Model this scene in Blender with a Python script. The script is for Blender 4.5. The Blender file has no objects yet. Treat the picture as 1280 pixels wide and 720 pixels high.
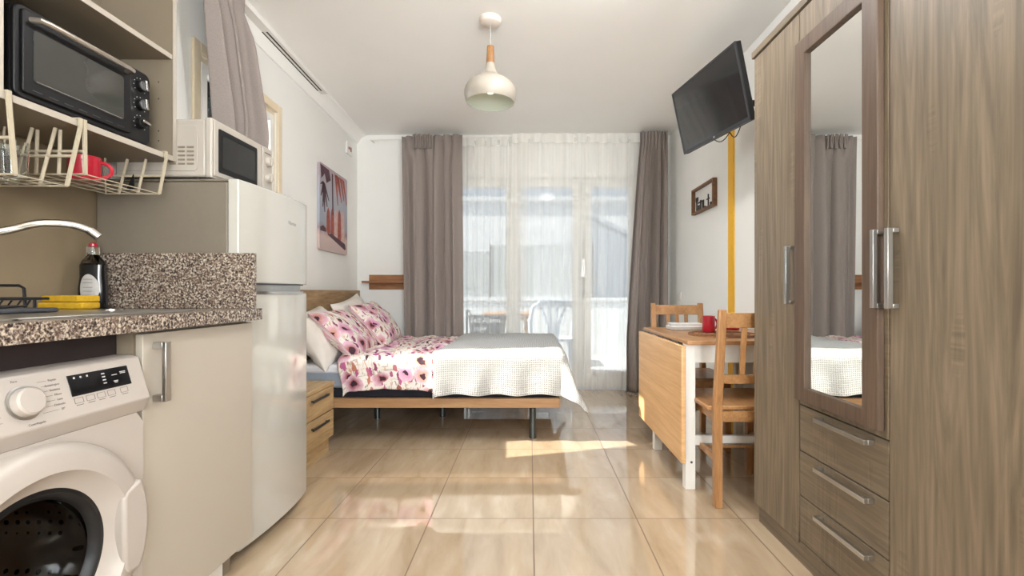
import bpy, bmesh, math, random
from mathutils import Vector, Matrix, noise
R = math.radians
scene = bpy.context.scene
COL = scene.collection

# ------------------------------------------------------------------ camera, world, sun, lights, exposure
cam_d = bpy.data.cameras.new('camera'); cam = bpy.data.objects.new('camera', cam_d); COL.objects.link(cam)
cam.location = (0, 0, 0.97); cam.rotation_euler = (R(90), 0, 0)
cam_d.sensor_width = 36; cam_d.lens = 595/1280*36
cam_d.shift_x = -22/1280; cam_d.shift_y = 5/1280; cam_d.clip_start = 0.02; cam_d.clip_end = 200
scene.camera = cam
scene.view_settings.view_transform = 'Standard'; scene.view_settings.look = 'None'
scene.view_settings.gamma = 1; scene.view_settings.use_curve_mapping = False
scene.view_settings.exposure = 1.25
cy = scene.cycles
cy.max_bounces = 10; cy.diffuse_bounces = 5; cy.glossy_bounces = 4; cy.transmission_bounces = 6; cy.transparent_max_bounces = 16
cy.caustics_reflective = False; cy.caustics_refractive = False; cy.sample_clamp_indirect = 6; cy.blur_glossy = 0.5

w = bpy.data.worlds.new('world'); scene.world = w; w.use_nodes = True
bg = w.node_tree.nodes['Background']; bg.inputs[0].default_value = (0.66, 0.80, 1.0, 1); bg.inputs[1].default_value = 0.30

def light(name, kind, loc, power, color=(1, 1, 1), size=None, direction=None, angle=None):
    l = bpy.data.lights.new(name, kind); o = bpy.data.objects.new(name, l); COL.objects.link(o)
    l.energy = power; l.color = color; o.location = loc
    if size:
        if kind == 'AREA':
            l.shape = 'RECTANGLE'; l.size, l.size_y = size
        else: l.shadow_soft_size = size
    if angle is not None: l.angle = angle
    if direction: o.rotation_euler = Vector(direction).to_track_quat('-Z', 'Y').to_euler()
    return o
light('sun', 'SUN', (-8, 1, 7), 5.6, (1.0, 0.93, 0.82), direction=(1, 0.19, -0.72), angle=R(0.5))
# added fill light behind the camera, added ceiling dome, daylight at the balcony door
light('rear_fill', 'AREA', (0.68, -1.62, 1.45), 84, (0.95, 0.98, 1.0), (1.2, 1.8), (0, 1, 0.95))
DOME_POWER = 34   # radiance of the added fill dome on the ceiling
light('balcony_daylight', 'AREA', (0.15, 5.9, 3.75), 70, (0.90, 0.95, 1.0), (4.0, 1.1), (0, -1, -0.9))
light('side_daylight', 'AREA', (-3.0, 2.3, 2.5), 120, (0.95, 0.98, 1.0), (2.0, 2.0), (1, 0.12, -0.28))

# ------------------------------------------------------------------ helpers
def tag(o, label=None, cat=None, group=None, kind=None):
    if label: o['label'] = label
    if cat: o['category'] = cat
    if group: o['group'] = group
    if kind: o['kind'] = kind
    return o
ORG = {}
def thing(name, label, cat, loc=(0, 0, 0), group=None):
    o = bpy.data.objects.new(name, None); COL.objects.link(o); o.location = loc; o.empty_display_size = 0.1
    ORG[o] = Vector(loc)
    return tag(o, label, cat, group)
def copy_tree(o, parent=None):
    c = o.copy(); COL.objects.link(c); c.parent = parent
    for ch in [x for x in bpy.data.objects if x.parent == o]: copy_tree(ch, c)
    return c

class MB:
    def __init__(s): s.bm = bmesh.new(); s.uv = None
    def box(s, x0, x1, y0, y1, z0, z1, M=None):
        vs = [s.bm.verts.new((x, y, z)) for x in (x0, x1) for y in (y0, y1) for z in (z0, z1)]
        for f in ((0,1,3,2),(4,6,7,5),(0,4,5,1),(2,3,7,6),(0,2,6,4),(1,5,7,3)): s.bm.faces.new([vs[i] for i in f])
        if M is not None:
            for v in vs: v.co = M @ v.co
        return s
    def prism(s, pts, axis, a0, a1):
        # pts: 2D outline; axis 'x','y','z' = extrusion direction
        def mk(p, a):
            return {'x': (a, p[0], p[1]), 'y': (p[0], a, p[1]), 'z': (p[0], p[1], a)}[axis]
        A = [s.bm.verts.new(mk(p, a0)) for p in pts]; B = [s.bm.verts.new(mk(p, a1)) for p in pts]
        s.bm.faces.new(A); s.bm.faces.new(B[::-1]); n = len(pts)
        for i in range(n): s.bm.faces.new((A[i], B[i], B[(i+1) % n], A[(i+1) % n]))
        return s
    def tube(s, path, r, seg=10, closed=False):
        path = [Vector(p) for p in path]; n = len(path)
        rr = r if isinstance(r, (list, tuple)) else [r]*n
        rings = []; up = None
        for i, p in enumerate(path):
            if closed: t = path[(i+1) % n]-path[i-1]
            else: t = path[min(i+1, n-1)]-path[max(i-1, 0)]
            t.normalize()
            if up is None:
                up = Vector((0, 0, 1)) if abs(t.z) < 0.9 else Vector((1, 0, 0))
            u = (up-t*up.dot(t)).normalized(); up = u; v = t.cross(u)
            rings.append([s.bm.verts.new(p+(u*math.cos(2*math.pi*k/seg)+v*math.sin(2*math.pi*k/seg))*rr[i]) for k in range(seg)])
        m = n if closed else n-1
        for i in range(m):
            a, b = rings[i], rings[(i+1) % n]
            for k in range(seg): s.bm.faces.new((a[k], a[(k+1) % seg], b[(k+1) % seg], b[k]))
        if not closed:
            s.bm.faces.new(rings[0][::-1]); s.bm.faces.new(rings[-1])
        return s
    def cyl(s, p0, p1, r, seg=20): return s.tube([p0, p1], r, seg)
    def lathe(s, prof, c=(0, 0, 0), axis='z', seg=40, cap0=True, cap1=True):
        # prof: (radius, height) list along axis
        c = Vector(c); rings = []
        for r, h in prof:
            ring = []
            for k in range(seg):
                a = 2*math.pi*k/seg; x, y = r*math.cos(a), r*math.sin(a)
                ring.append(s.bm.verts.new(c+Vector({'z': (x, y, h), 'x': (h, x, y), 'y': (y, h, x)}[axis])))
            rings.append(ring)
        for i in range(len(rings)-1):
            a, b = rings[i], rings[i+1]
            for k in range(seg): s.bm.faces.new((a[k], a[(k+1) % seg], b[(k+1) % seg], b[k]))
        if cap0: s.bm.faces.new(rings[0][::-1])
        if cap1: s.bm.faces.new(rings[-1])
        return s
    def grid(s, nu, nv, fn, uvfn=None):
        uvl = s.bm.loops.layers.uv.verify()
        V = [[s.bm.verts.new(fn(i/nu, j/nv)) for j in range(nv+1)] for i in range(nu+1)]
        for i in range(nu):
            for j in range(nv):
                f = s.bm.faces.new((V[i][j], V[i+1][j], V[i+1][j+1], V[i][j+1]))
                for l, (a, b) in zip(f.loops, ((i, j), (i+1, j), (i+1, j+1), (i, j+1))):
                    l[uvl].uv = uvfn(a/nu, b/nv) if uvfn else (a/nu, b/nv)
        return s
    def build(s, name, mat, parent=None, loc=None, bevel=0, smooth=True, solid=0, sub=0, kind=None, seg=2, fixn=True):
        org = ORG[parent] if parent else Vector(loc or (0, 0, 0))
        for v in s.bm.verts: v.co -= org
        if fixn: bmesh.ops.recalc_face_normals(s.bm, faces=s.bm.faces)
        me = bpy.data.meshes.new(name); s.bm.to_mesh(me); s.bm.free()
        if smooth:
            me.polygons.foreach_set('use_smooth', [True]*len(me.polygons))
            me.set_sharp_from_angle(angle=R(35))
        o = bpy.data.objects.new(name, me); COL.objects.link(o); me.materials.append(mat)
        if parent: o.parent = parent
        else: o.location = org
        ORG[o] = org
        if solid:
            m = o.modifiers.new('solid', 'SOLIDIFY'); m.thickness = solid; m.offset = 0
        if bevel:
            m = o.modifiers.new('bevel', 'BEVEL'); m.width = bevel; m.segments = seg; m.limit_method = 'ANGLE'; m.angle_limit = R(40)
            m.harden_normals = False
        if sub:
            m = o.modifiers.new('sub', 'SUBSURF'); m.levels = sub; m.render_levels = sub
        if kind: o['kind'] = kind
        return o
def B(*a, M=None): return MB().box(*a, M=M)
def text(body, size, mat, parent, loc, right, up, name='lettering', extrude=0.0004, align='CENTER'):
    cu = bpy.data.curves.new(name, 'FONT'); cu.body = body; cu.size = size; cu.extrude = extrude
    cu.align_x = align; cu.align_y = 'CENTER'
    cu.materials.append(mat); o = bpy.data.objects.new(name, cu); COL.objects.link(o)
    r = Vector(right).normalized(); u = Vector(up).normalized(); n = r.cross(u)
    M = Matrix((r, u, n)).transposed().to_4x4(); M.translation = Vector(loc)-ORG[parent]
    me = bpy.data.meshes.new_from_object(o); bpy.data.objects.remove(o); bpy.data.curves.remove(cu); me.name = name
    if not me.materials: me.materials.append(mat)
    o = bpy.data.objects.new(name, me); COL.objects.link(o); ORG[o] = ORG[parent]
    o.parent = parent; o.matrix_local = M
    return o
def place_wall_left(o, ang=0.045): o.rotation_euler.z = ang
def arc(c, r, a0, a1, n, plane='xz'):
    out = []
    for i in range(n+1):
        a = R(a0+(a1-a0)*i/n); p, q = r*math.cos(a), r*math.sin(a)
        out.append({'xz': (c[0]+p, c[1], c[2]+q), 'yz': (c[0], c[1]+p, c[2]+q), 'xy': (c[0]+p, c[1]+q, c[2])}[plane])
    return out
def rrect(x0, x1, y0, y1, r, n=5):
    pts = []
    for cx, cy_, a in ((x1-r, y1-r, 0), (x0+r, y1-r, 90), (x0+r, y0+r, 180), (x1-r, y0+r, 270)):
        for i in range(n+1):
            t = R(a+90*i/n); pts.append((cx+r*math.cos(t), cy_+r*math.sin(t)))
    return pts

# ------------------------------------------------------------------ materials
def srgb(r, g, b):
    f = lambda c: (c/255/12.92) if c/255 <= 0.04045 else ((c/255+0.055)/1.055)**2.4
    return (f(r), f(g), f(b), 1)
def newmat(name):
    m = bpy.data.materials.new(name); m.use_nodes = True
    return m, m.node_tree, m.node_tree.nodes['Principled BSDF']
def N(nt, t, **k):
    n = nt.nodes.new(t)
    for a, b in k.items(): setattr(n, a, b)
    return n
def L(nt, a, b): nt.links.new(a, b)
def ramp(nt, fac, stops, interp='LINEAR'):
    n = N(nt, 'ShaderNodeValToRGB'); cr = n.color_ramp; cr.interpolation = interp
    while len(cr.elements) < len(stops): cr.elements.new(0.5)
    for e, (p, c) in zip(cr.elements, stops): e.position = p; e.color = c
    L(nt, fac, n.inputs[0]); return n.outputs[0]
def math_(nt, op, a, b=None):
    n = N(nt, 'ShaderNodeMath', operation=op)
    for i, v in enumerate((a, b)):
        if v is None: continue
        if isinstance(v, (int, float)): n.inputs[i].default_value = v
        else: L(nt, v, n.inputs[i])
    return n.outputs[0]
def mixc(nt, fac, a, b, mode='MIX'):
    n = N(nt, 'ShaderNodeMix', data_type='RGBA', blend_type=mode)
    for i, v in ((0, fac), (6, a), (7, b)):
        if isinstance(v, (int, float, tuple)): n.inputs[i].default_value = v
        else: L(nt, v, n.inputs[i])
    return n.outputs[2]
def coords(nt, kind='Object', scale=(1, 1, 1), loc=(0, 0, 0)):
    t = N(nt, 'ShaderNodeTexCoord'); m = N(nt, 'ShaderNodeMapping')
    m.inputs['Scale'].default_value = scale; m.inputs['Location'].default_value = loc
    L(nt, t.outputs[kind], m.inputs[0]); return m.outputs[0]
def noise_(nt, vec, scale, detail=4, rough=0.5, dist=0):
    n = N(nt, 'ShaderNodeTexNoise'); n.inputs['Scale'].default_value = scale; n.inputs['Detail'].default_value = detail
    n.inputs['Roughness'].default_value = rough; n.inputs['Distortion'].default_value = dist
    L(nt, vec, n.inputs['Vector']); return n.outputs['Fac']
def bump(nt, b, h, strength, dist):
    n = N(nt, 'ShaderNodeBump'); n.inputs['Strength'].default_value = strength; n.inputs['Distance'].default_value = dist
    L(nt, h, n.inputs['Height']); L(nt, n.outputs[0], b.inputs['Normal'])
def plain(name, col, rough=0.5, metal=0, var=0.05, scale=12, bmp=0, bscale=60, coat=0, spec=None, emis=None):
    m, nt, b = newmat(name)
    v = coords(nt); n = noise_(nt, v, scale, 3)
    c2 = tuple(min(1, x*(1+var)) for x in col[:3])+(1,); c1 = tuple(x*(1-var) for x in col[:3])+(1,)
    L(nt, ramp(nt, n, [(0.3, c1), (0.7, c2)]), b.inputs['Base Color'])
    b.inputs['Roughness'].default_value = rough; b.inputs['Metallic'].default_value = metal
    if coat: b.inputs['Coat Weight'].default_value = coat; b.inputs['Coat Roughness'].default_value = 0.05
    if spec is not None: b.inputs['Specular IOR Level'].default_value = spec
    if bmp: bump(nt, b, noise_(nt, v, bscale, 3), bmp, 0.002)
    if emis: b.inputs['Emission Color'].default_value = col; b.inputs['Emission Strength'].default_value = emis
    return m
def wood(name, c_lo, c_hi, grain=(28, 28, 1.6), rough=0.45, dist=1.2, fine=0.35, scale=1.0, coat=0):
    m, nt, b = newmat(name)
    v = coords(nt, scale=grain); n = noise_(nt, v, 1.0*scale, 6, 0.6, dist)
    v2 = coords(nt, scale=tuple(g*6 for g in grain)); n2 = noise_(nt, v2, 1.0*scale, 2, 0.5)
    f = math_(nt, 'ADD', math_(nt, 'MULTIPLY', n, 1-fine), math_(nt, 'MULTIPLY', n2, fine))
    if 'sonoma' in name:
        v3 = coords(nt, scale=(5, 5, 90) if grain[2] < 2 else (5, 90, 5)); n3 = noise_(nt, v3, 1.0, 2, 0.5, 0.6)
        vm = coords(nt, scale=(6, 6, 1.4)); nm = noise_(nt, vm, 1.0, 2)
        fl = math_(nt, 'MULTIPLY', math_(nt, 'GREATER_THAN', nm, 0.56), math_(nt, 'SUBTRACT', n3, 0.5))
        f = math_(nt, 'ADD', f, math_(nt, 'MULTIPLY', fl, 0.35))
    mid = tuple((a+c)/2 for a, c in zip(c_lo, c_hi))
    L(nt, ramp(nt, f, [(0.34, c_lo), (0.5, mid), (0.64, c_hi)]), b.inputs['Base Color'])
    b.inputs['Roughness'].default_value = rough
    if coat: b.inputs['Coat Weight'].default_value = coat
    bump(nt, b, f, 0.12, 0.001)
    return m
M_wall = plain('wall_paint', srgb(238, 237, 233), 0.85, var=0.012, scale=3, bmp=0.15, bscale=120)
M_ceil = plain('ceiling_paint', srgb(248, 247, 244), 0.9, var=0.01, scale=2, bmp=0.1, bscale=80)
M_kwall = plain('kitchen_wall_panel', srgb(128, 112, 88), 0.55, var=0.03, scale=5)
M_white = plain('white_lacquer', srgb(232, 230, 225), 0.35, var=0.01)
M_frame = plain('white_window_frame', srgb(236, 234, 228), 0.4, var=0.01)
M_cream = plain('cream_window_wood', srgb(226, 210, 182), 0.5, var=0.03)
M_sonoma = wood('sonoma_oak', srgb(96, 84, 68), srgb(136, 121, 101), (13, 13, 0.75), 0.5, 3.2, fine=0.3)
M_sonoma_y = wood('sonoma_oak_along', srgb(94, 82, 66), srgb(128, 114, 95), (22, 1.3, 22), 0.5, 1.6)
M_mirrorwood = wood('mirror_frame_oak', srgb(78, 61, 49), srgb(104, 85, 69), (30, 30, 1.4), 0.5, 1.2)
M_mirrorwood_y = wood('mirror_frame_oak_along', srgb(78, 61, 49), srgb(104, 85, 69), (30, 1.4, 30), 0.5, 1.2)
M_headwood = wood('headboard_oak', srgb(126, 98, 68), srgb(172, 142, 104), (16, 2.0, 16), 0.5, 1.5)
M_nightwood = wood('nightstand_oak', srgb(150, 122, 84), srgb(188, 162, 120), (16, 2.0, 16), 0.5, 1.6)
M_pine = wood('pine_wood', srgb(150, 104, 62), srgb(186, 140, 92), (14, 2.2, 14), 0.4, 1.0, coat=0.15)
M_pine_z = wood('pine_wood_upright', srgb(148, 102, 60), srgb(184, 136, 88), (30, 30, 2.5), 0.4, 1.0, coat=0.15)
M_leaf = wood('table_leaf_wood', srgb(204, 156, 104), srgb(226, 184, 134), (6, 1.0, 22), 0.42, 1.6, coat=0.1)
M_railwood = wood('bed_rail_wood', srgb(158, 118, 80), srgb(186, 148, 108), (2.0, 30, 30), 0.5, 0.6)
M_shelfwood = wood('shelf_wood', srgb(130, 84, 50), srgb(176, 122, 78), (2.2, 30, 30), 0.5, 1.0)
M_chrome = plain('chrome', srgb(205, 200, 195), 0.12, 1.0, var=0.01)
M_steel = plain('brushed_steel', srgb(190, 188, 184), 0.3, 1.0, var=0.04, scale=40)
M_darksteel = plain('dark_steel', srgb(92, 92, 94), 0.35, 0.9, var=0.04)
M_black = plain('black_plastic', srgb(17, 16, 17), 0.42, var=0.1, spec=0.3)
M_blackgloss = plain('black_glass', srgb(14, 14, 17), 0.07, var=0.05)
M_screen = plain('tv_screen', srgb(20, 20, 22), 0.16, var=0.05, coat=0.5)
M_blackwire = plain('black_wire', srgb(20, 20, 24), 0.3, var=0.05)
M_creamlam = plain('cream_cabinet_laminate', srgb(170, 161, 148), 0.38, var=0.015, scale=2)
M_greylam = plain('grey_beige_carcass', srgb(126, 114, 97), 0.5, var=0.02)
M_wirecream = plain('cream_coated_wire', srgb(176, 164, 142), 0.4, var=0.02)
M_washer = plain('washer_enamel', srgb(172, 163, 155), 0.16, var=0.008, coat=0.3)
M_washpanel = plain('washer_plastic', srgb(170, 161, 153), 0.4, var=0.008)
M_fridge = plain('fridge_enamel', srgb(182, 179, 171), 0.09, var=0.008, coat=0.5)
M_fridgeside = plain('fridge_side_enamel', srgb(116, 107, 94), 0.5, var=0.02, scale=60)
M_mwwhite = plain('microwave_enamel', srgb(170, 162, 152), 0.35, var=0.01)
M_red = plain('red_ceramic', srgb(168, 24, 44), 0.2, var=0.04, coat=0.4)
M_yellow = plain('yellow_paint', srgb(236, 178, 16), 0.5, var=0.03)
M_sponge = plain('yellow_sponge', srgb(186, 146, 24), 0.95, var=0.12, scale=90, bmp=0.6, bscale=200)
M_spongegreen = plain('sponge_scouring_pad', srgb(66, 92, 52), 0.95, var=0.12, scale=90)
M_sheet = plain('white_sheet', srgb(226, 226, 232), 0.9, var=0.01)
M_mattress = plain('mattress_border_fabric', srgb(150, 160, 172), 0.9, var=0.03, scale=80)
M_darkbase = plain('bed_base_fabric', srgb(34, 34, 44), 0.9, var=0.08)
M_leg = plain('bed_leg_metal', srgb(70, 74, 74), 0.3, 0.6, var=0.04)
M_shade = plain('lamp_shade_enamel', srgb(160, 152, 140), 0.45, var=0.01)
M_shadein = plain('lamp_shade_inside', srgb(188, 192, 180), 0.5, var=0.01)
M_lampwood = wood('lamp_wood', srgb(120, 82, 48), srgb(168, 124, 80), (40, 40, 8), 0.4, 1.0)
M_bulb = plain('lamp_bulb', (1.0, 0.93, 0.8, 1), 0.3, emis=1.2)
M_text = plain('dark_lettering', srgb(84, 76, 74), 0.6)
M_textw = plain('white_lettering', srgb(232, 232, 232), 0.6)
M_label = plain('grey_label_paper', srgb(172, 168, 164), 0.6, var=0.12, scale=30)
M_grey = plain('dark_grey_tray', srgb(62, 62, 66), 0.5)
M_concrete = plain('balcony_white_render', srgb(214, 217, 220), 0.9, var=0.08, scale=9, bmp=0.8, bscale=25)
M_building = plain('white_rendered_building', srgb(206, 208, 210), 0.9, var=0.05, scale=2)
M_roof = plain('slate_roof', srgb(160, 168, 178), 0.8, var=0.08, scale=6)
M_screenmesh = plain('privacy_screen_mesh', srgb(160, 166, 168), 0.8, var=0.08, scale=40)
M_plastic = plain('white_plastic', srgb(204, 212, 226), 0.4, var=0.01)
M_slategrey = plain('slate_grey_board', srgb(64, 68, 78), 0.7, var=0.06)
M_balcony = plain('balcony_tiles', srgb(182, 182, 182), 0.6, var=0.05, scale=5)
M_brownwood = wood('balcony_table_wood', srgb(150, 108, 70), srgb(190, 146, 104), (3, 30, 30), 0.6)
M_mat = plain('woven_rush', srgb(150, 104, 62), 0.8, var=0.35, scale=70, bmp=0.8, bscale=120)
M_paper = plain('book_cover_paper', srgb(226, 224, 222), 0.5, var=0.03)
M_pages = plain('book_pages', srgb(188, 184, 180), 0.8, var=0.1, scale=60)

def m_curtain(name, col):
    m, nt, b = newmat(name)
    v = coords(nt, scale=(1, 1, 1)); n = noise_(nt, v, 220, 2)
    c2 = tuple(min(1, x*1.09) for x in col[:3])+(1,); c1 = tuple(x*0.91 for x in col[:3])+(1,)
    L(nt, ramp(nt, n, [(0.3, c1), (0.7, c2)]), b.inputs['Base Color'])
    b.inputs['Roughness'].default_value = 0.85; b.inputs['Sheen Weight'].default_value = 0.15
    bump(nt, b, n, 0.2, 0.001)
    return m
M_curtain = m_curtain('taupe_curtain_cloth', srgb(140, 129, 123))
def m_sheer(name, op, warm=(0.96, 0.95, 0.92, 1)):
    m = bpy.data.materials.new(name); m.use_nodes = True; nt = m.node_tree; nt.nodes.clear()
    out = N(nt, 'ShaderNodeOutputMaterial'); tr = N(nt, 'ShaderNodeBsdfTransparent')
    di = N(nt, 'ShaderNodeBsdfDiffuse'); tl = N(nt, 'ShaderNodeBsdfTranslucent')
    di.inputs[0].default_value = warm; tl.inputs[0].default_value = warm
    a = N(nt, 'ShaderNodeMixShader'); a.inputs[0].default_value = 0.5; L(nt, di.outputs[0], a.inputs[1]); L(nt, tl.outputs[0], a.inputs[2])
    mx = N(nt, 'ShaderNodeMixShader'); L(nt, tr.outputs[0], mx.inputs[1]); L(nt, a.outputs[0], mx.inputs[2])
    # the weave is denser along its gathered threads
    v = coords(nt, 'UV', scale=(13, 0.12, 1)); n = noise_(nt, v, 1.0, 2, 0.5)
    r = ramp(nt, n, [(0.3, (op-0.05,)*3+(1,)), (0.7, (op+0.09,)*3+(1,))])
    L(nt, r, mx.inputs[0]); L(nt, mx.outputs[0], out.inputs[0])
    return m
M_sheer = m_sheer('sheer_voile', 0.50)
M_sheerhem = m_sheer('sheer_voile_heading', 0.8)
def m_glass():
    m = bpy.data.materials.new('window_glass'); m.use_nodes = True; nt = m.node_tree; nt.nodes.clear()
    out = N(nt, 'ShaderNodeOutputMaterial'); tr = N(nt, 'ShaderNodeBsdfTransparent'); gl = N(nt, 'ShaderNodeBsdfGlossy')
    gl.inputs['Roughness'].default_value = 0.02; tr.inputs[0].default_value = (0.95, 0.97, 0.97, 1)
    fr = N(nt, 'ShaderNodeFresnel'); fr.inputs[0].default_value = 1.2
    mx = N(nt, 'ShaderNodeMixShader'); L(nt, fr.outputs[0], mx.inputs[0]); L(nt, tr.outputs[0], mx.inputs[1]); L(nt, gl.outputs[0], mx.inputs[2])
    L(nt, mx.outputs[0], out.inputs[0]); return m
M_glass = m_glass()
def m_clear(name, tint, rough=0.03, ior=1.45):
    m, nt, b = newmat(name)
    n = noise_(nt, coords(nt), 4, 2)
    L(nt, ramp(nt, n, [(0, tint), (1, tuple(min(1, x*1.03) for x in tint[:3])+(1,))]), b.inputs['Base Color'])
    b.inputs['Transmission Weight'].default_value = 1; b.inputs['Roughness'].default_value = rough; b.inputs['IOR'].default_value = ior
    return m
M_tumbler = m_clear('clear_glass', (0.93, 0.95, 0.93, 1))
def m_mirror():
    m, nt, b = newmat('mirror_glass')
    n = noise_(nt, coords(nt), 2, 1)
    L(nt, ramp(nt, n, [(0, (0.86, 0.89, 0.87, 1)), (1, (0.89, 0.91, 0.89, 1))]), b.inputs['Base Color'])
    b.inputs['Metallic'].default_value = 1; b.inputs['Roughness'].default_value = 0.0
    return m
M_mirror = m_mirror()
def m_floor():
    m, nt, b = newmat('beige_marble_tiles')
    T = N(nt, 'ShaderNodeTexCoord'); s = N(nt, 'ShaderNodeSeparateXYZ'); L(nt, T.outputs['Object'], s.inputs[0])
    px = math_(nt, 'DIVIDE', math_(nt, 'SUBTRACT', s.outputs[0], 0.016), 0.442)
    py = math_(nt, 'DIVIDE', math_(nt, 'SUBTRACT', s.outputs[1], 2.039), 0.449)
    def edge(p):
        f = math_(nt, 'FRACT', p); g = math_(nt, 'SUBTRACT', 1.0, f); return math_(nt, 'MINIMUM', f, g)
    d = math_(nt, 'MINIMUM', edge(px), edge(py))
    grout = math_(nt, 'LESS_THAN', d, 0.006)
    ids = N(nt, 'ShaderNodeCombineXYZ'); L(nt, math_(nt, 'FLOOR', px), ids.inputs[0]); L(nt, math_(nt, 'FLOOR', py), ids.inputs[1])
    wn = N(nt, 'ShaderNodeTexWhiteNoise', noise_dimensions='3D'); L(nt, ids.outputs[0], wn.inputs['Vector'])
    off = N(nt, 'ShaderNodeVectorMath', operation='SCALE'); L(nt, wn.outputs['Color'], off.inputs[0]); off.inputs['Scale'].default_value = 13
    add = N(nt, 'ShaderNodeVectorMath', operation='ADD'); L(nt, T.outputs['Object'], add.inputs[0]); L(nt, off.outputs[0], add.inputs[1])
    mp = N(nt, 'ShaderNodeMapping'); mp.inputs['Rotation'].default_value = (0, 0, R(28)); mp.inputs['Scale'].default_value = (7, 1.6, 1)
    L(nt, add.outputs[0], mp.inputs[0])
    n = noise_(nt, mp.outputs[0], 1.5, 7, 0.60, 0.45)
    c = ramp(nt, n, [(0.26, srgb(168, 144, 116)), (0.45, srgb(186, 163, 134)), (0.6, srgb(194, 172, 145)), (0.80, srgb(208, 192, 168))])
    val = math_(nt, 'ADD', 0.96, math_(nt, 'MULTIPLY', wn.outputs['Value'], 0.08))
    vm = N(nt, 'ShaderNodeVectorMath', operation='SCALE'); L(nt, c, vm.inputs[0]); L(nt, val, vm.inputs['Scale'])
    L(nt, mixc(nt, grout, vm.outputs[0], srgb(120, 94, 70)), b.inputs['Base Color'])
    L(nt, math_(nt, 'ADD', 0.045, math_(nt, 'MULTIPLY', grout, 0.6)), b.inputs['Roughness'])
    b.inputs['IOR'].default_value = 1.7; b.inputs['Coat Weight'].default_value = 0.7; b.inputs['Coat Roughness'].default_value = 0.02; b.inputs['Coat IOR'].default_value = 1.6
    bump(nt, b, math_(nt, 'SUBTRACT', 1.0, grout), 0.25, 0.001)
    return m
M_floor = m_floor()
def m_granite():
    m, nt, b = newmat('speckled_granite')
    v = coords(nt); a = noise_(nt, v, 155, 3, 0.6, 0.3); c = noise_(nt, v, 55, 3, 0.6, 0.6)
    col = ramp(nt, a, [(0.38, srgb(40, 34, 32)), (0.45, srgb(84, 72, 65)), (0.53, srgb(134, 120, 108)), (0.64, srgb(186, 174, 158))])
    L(nt, mixc(nt, math_(nt, 'MULTIPLY', math_(nt, 'GREATER_THAN', c, 0.56), 0.55), col, srgb(96, 76, 66)), b.inputs['Base Color'])
    b.inputs['Roughness'].default_value = 0.25; return m
M_granite = m_granite()
def m_waffle():
    m, nt, b = newmat('waffle_cotton')
    T = N(nt, 'ShaderNodeTexCoord'); s = N(nt, 'ShaderNodeSeparateXYZ'); L(nt, T.outputs['UV'], s.inputs[0])
    f = 2*math.pi/0.0135
    h = math_(nt, 'MAXIMUM', math_(nt, 'SINE', math_(nt, 'MULTIPLY', s.outputs[0], f)), math_(nt, 'SINE', math_(nt, 'MULTIPLY', s.outputs[1], f)))
    L(nt, ramp(nt, math_(nt, 'ADD', 0.5, math_(nt, 'MULTIPLY', h, 0.5)), [(0.1, srgb(146, 144, 141)), (0.8, srgb(188, 187, 184))]), b.inputs['Base Color'])
    b.inputs['Roughness'].default_value = 0.95; b.inputs['Subsurface Weight'].default_value = 0.0
    bump(nt, b, h, 0.5, 0.004); return m
M_waffle = m_waffle()
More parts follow.
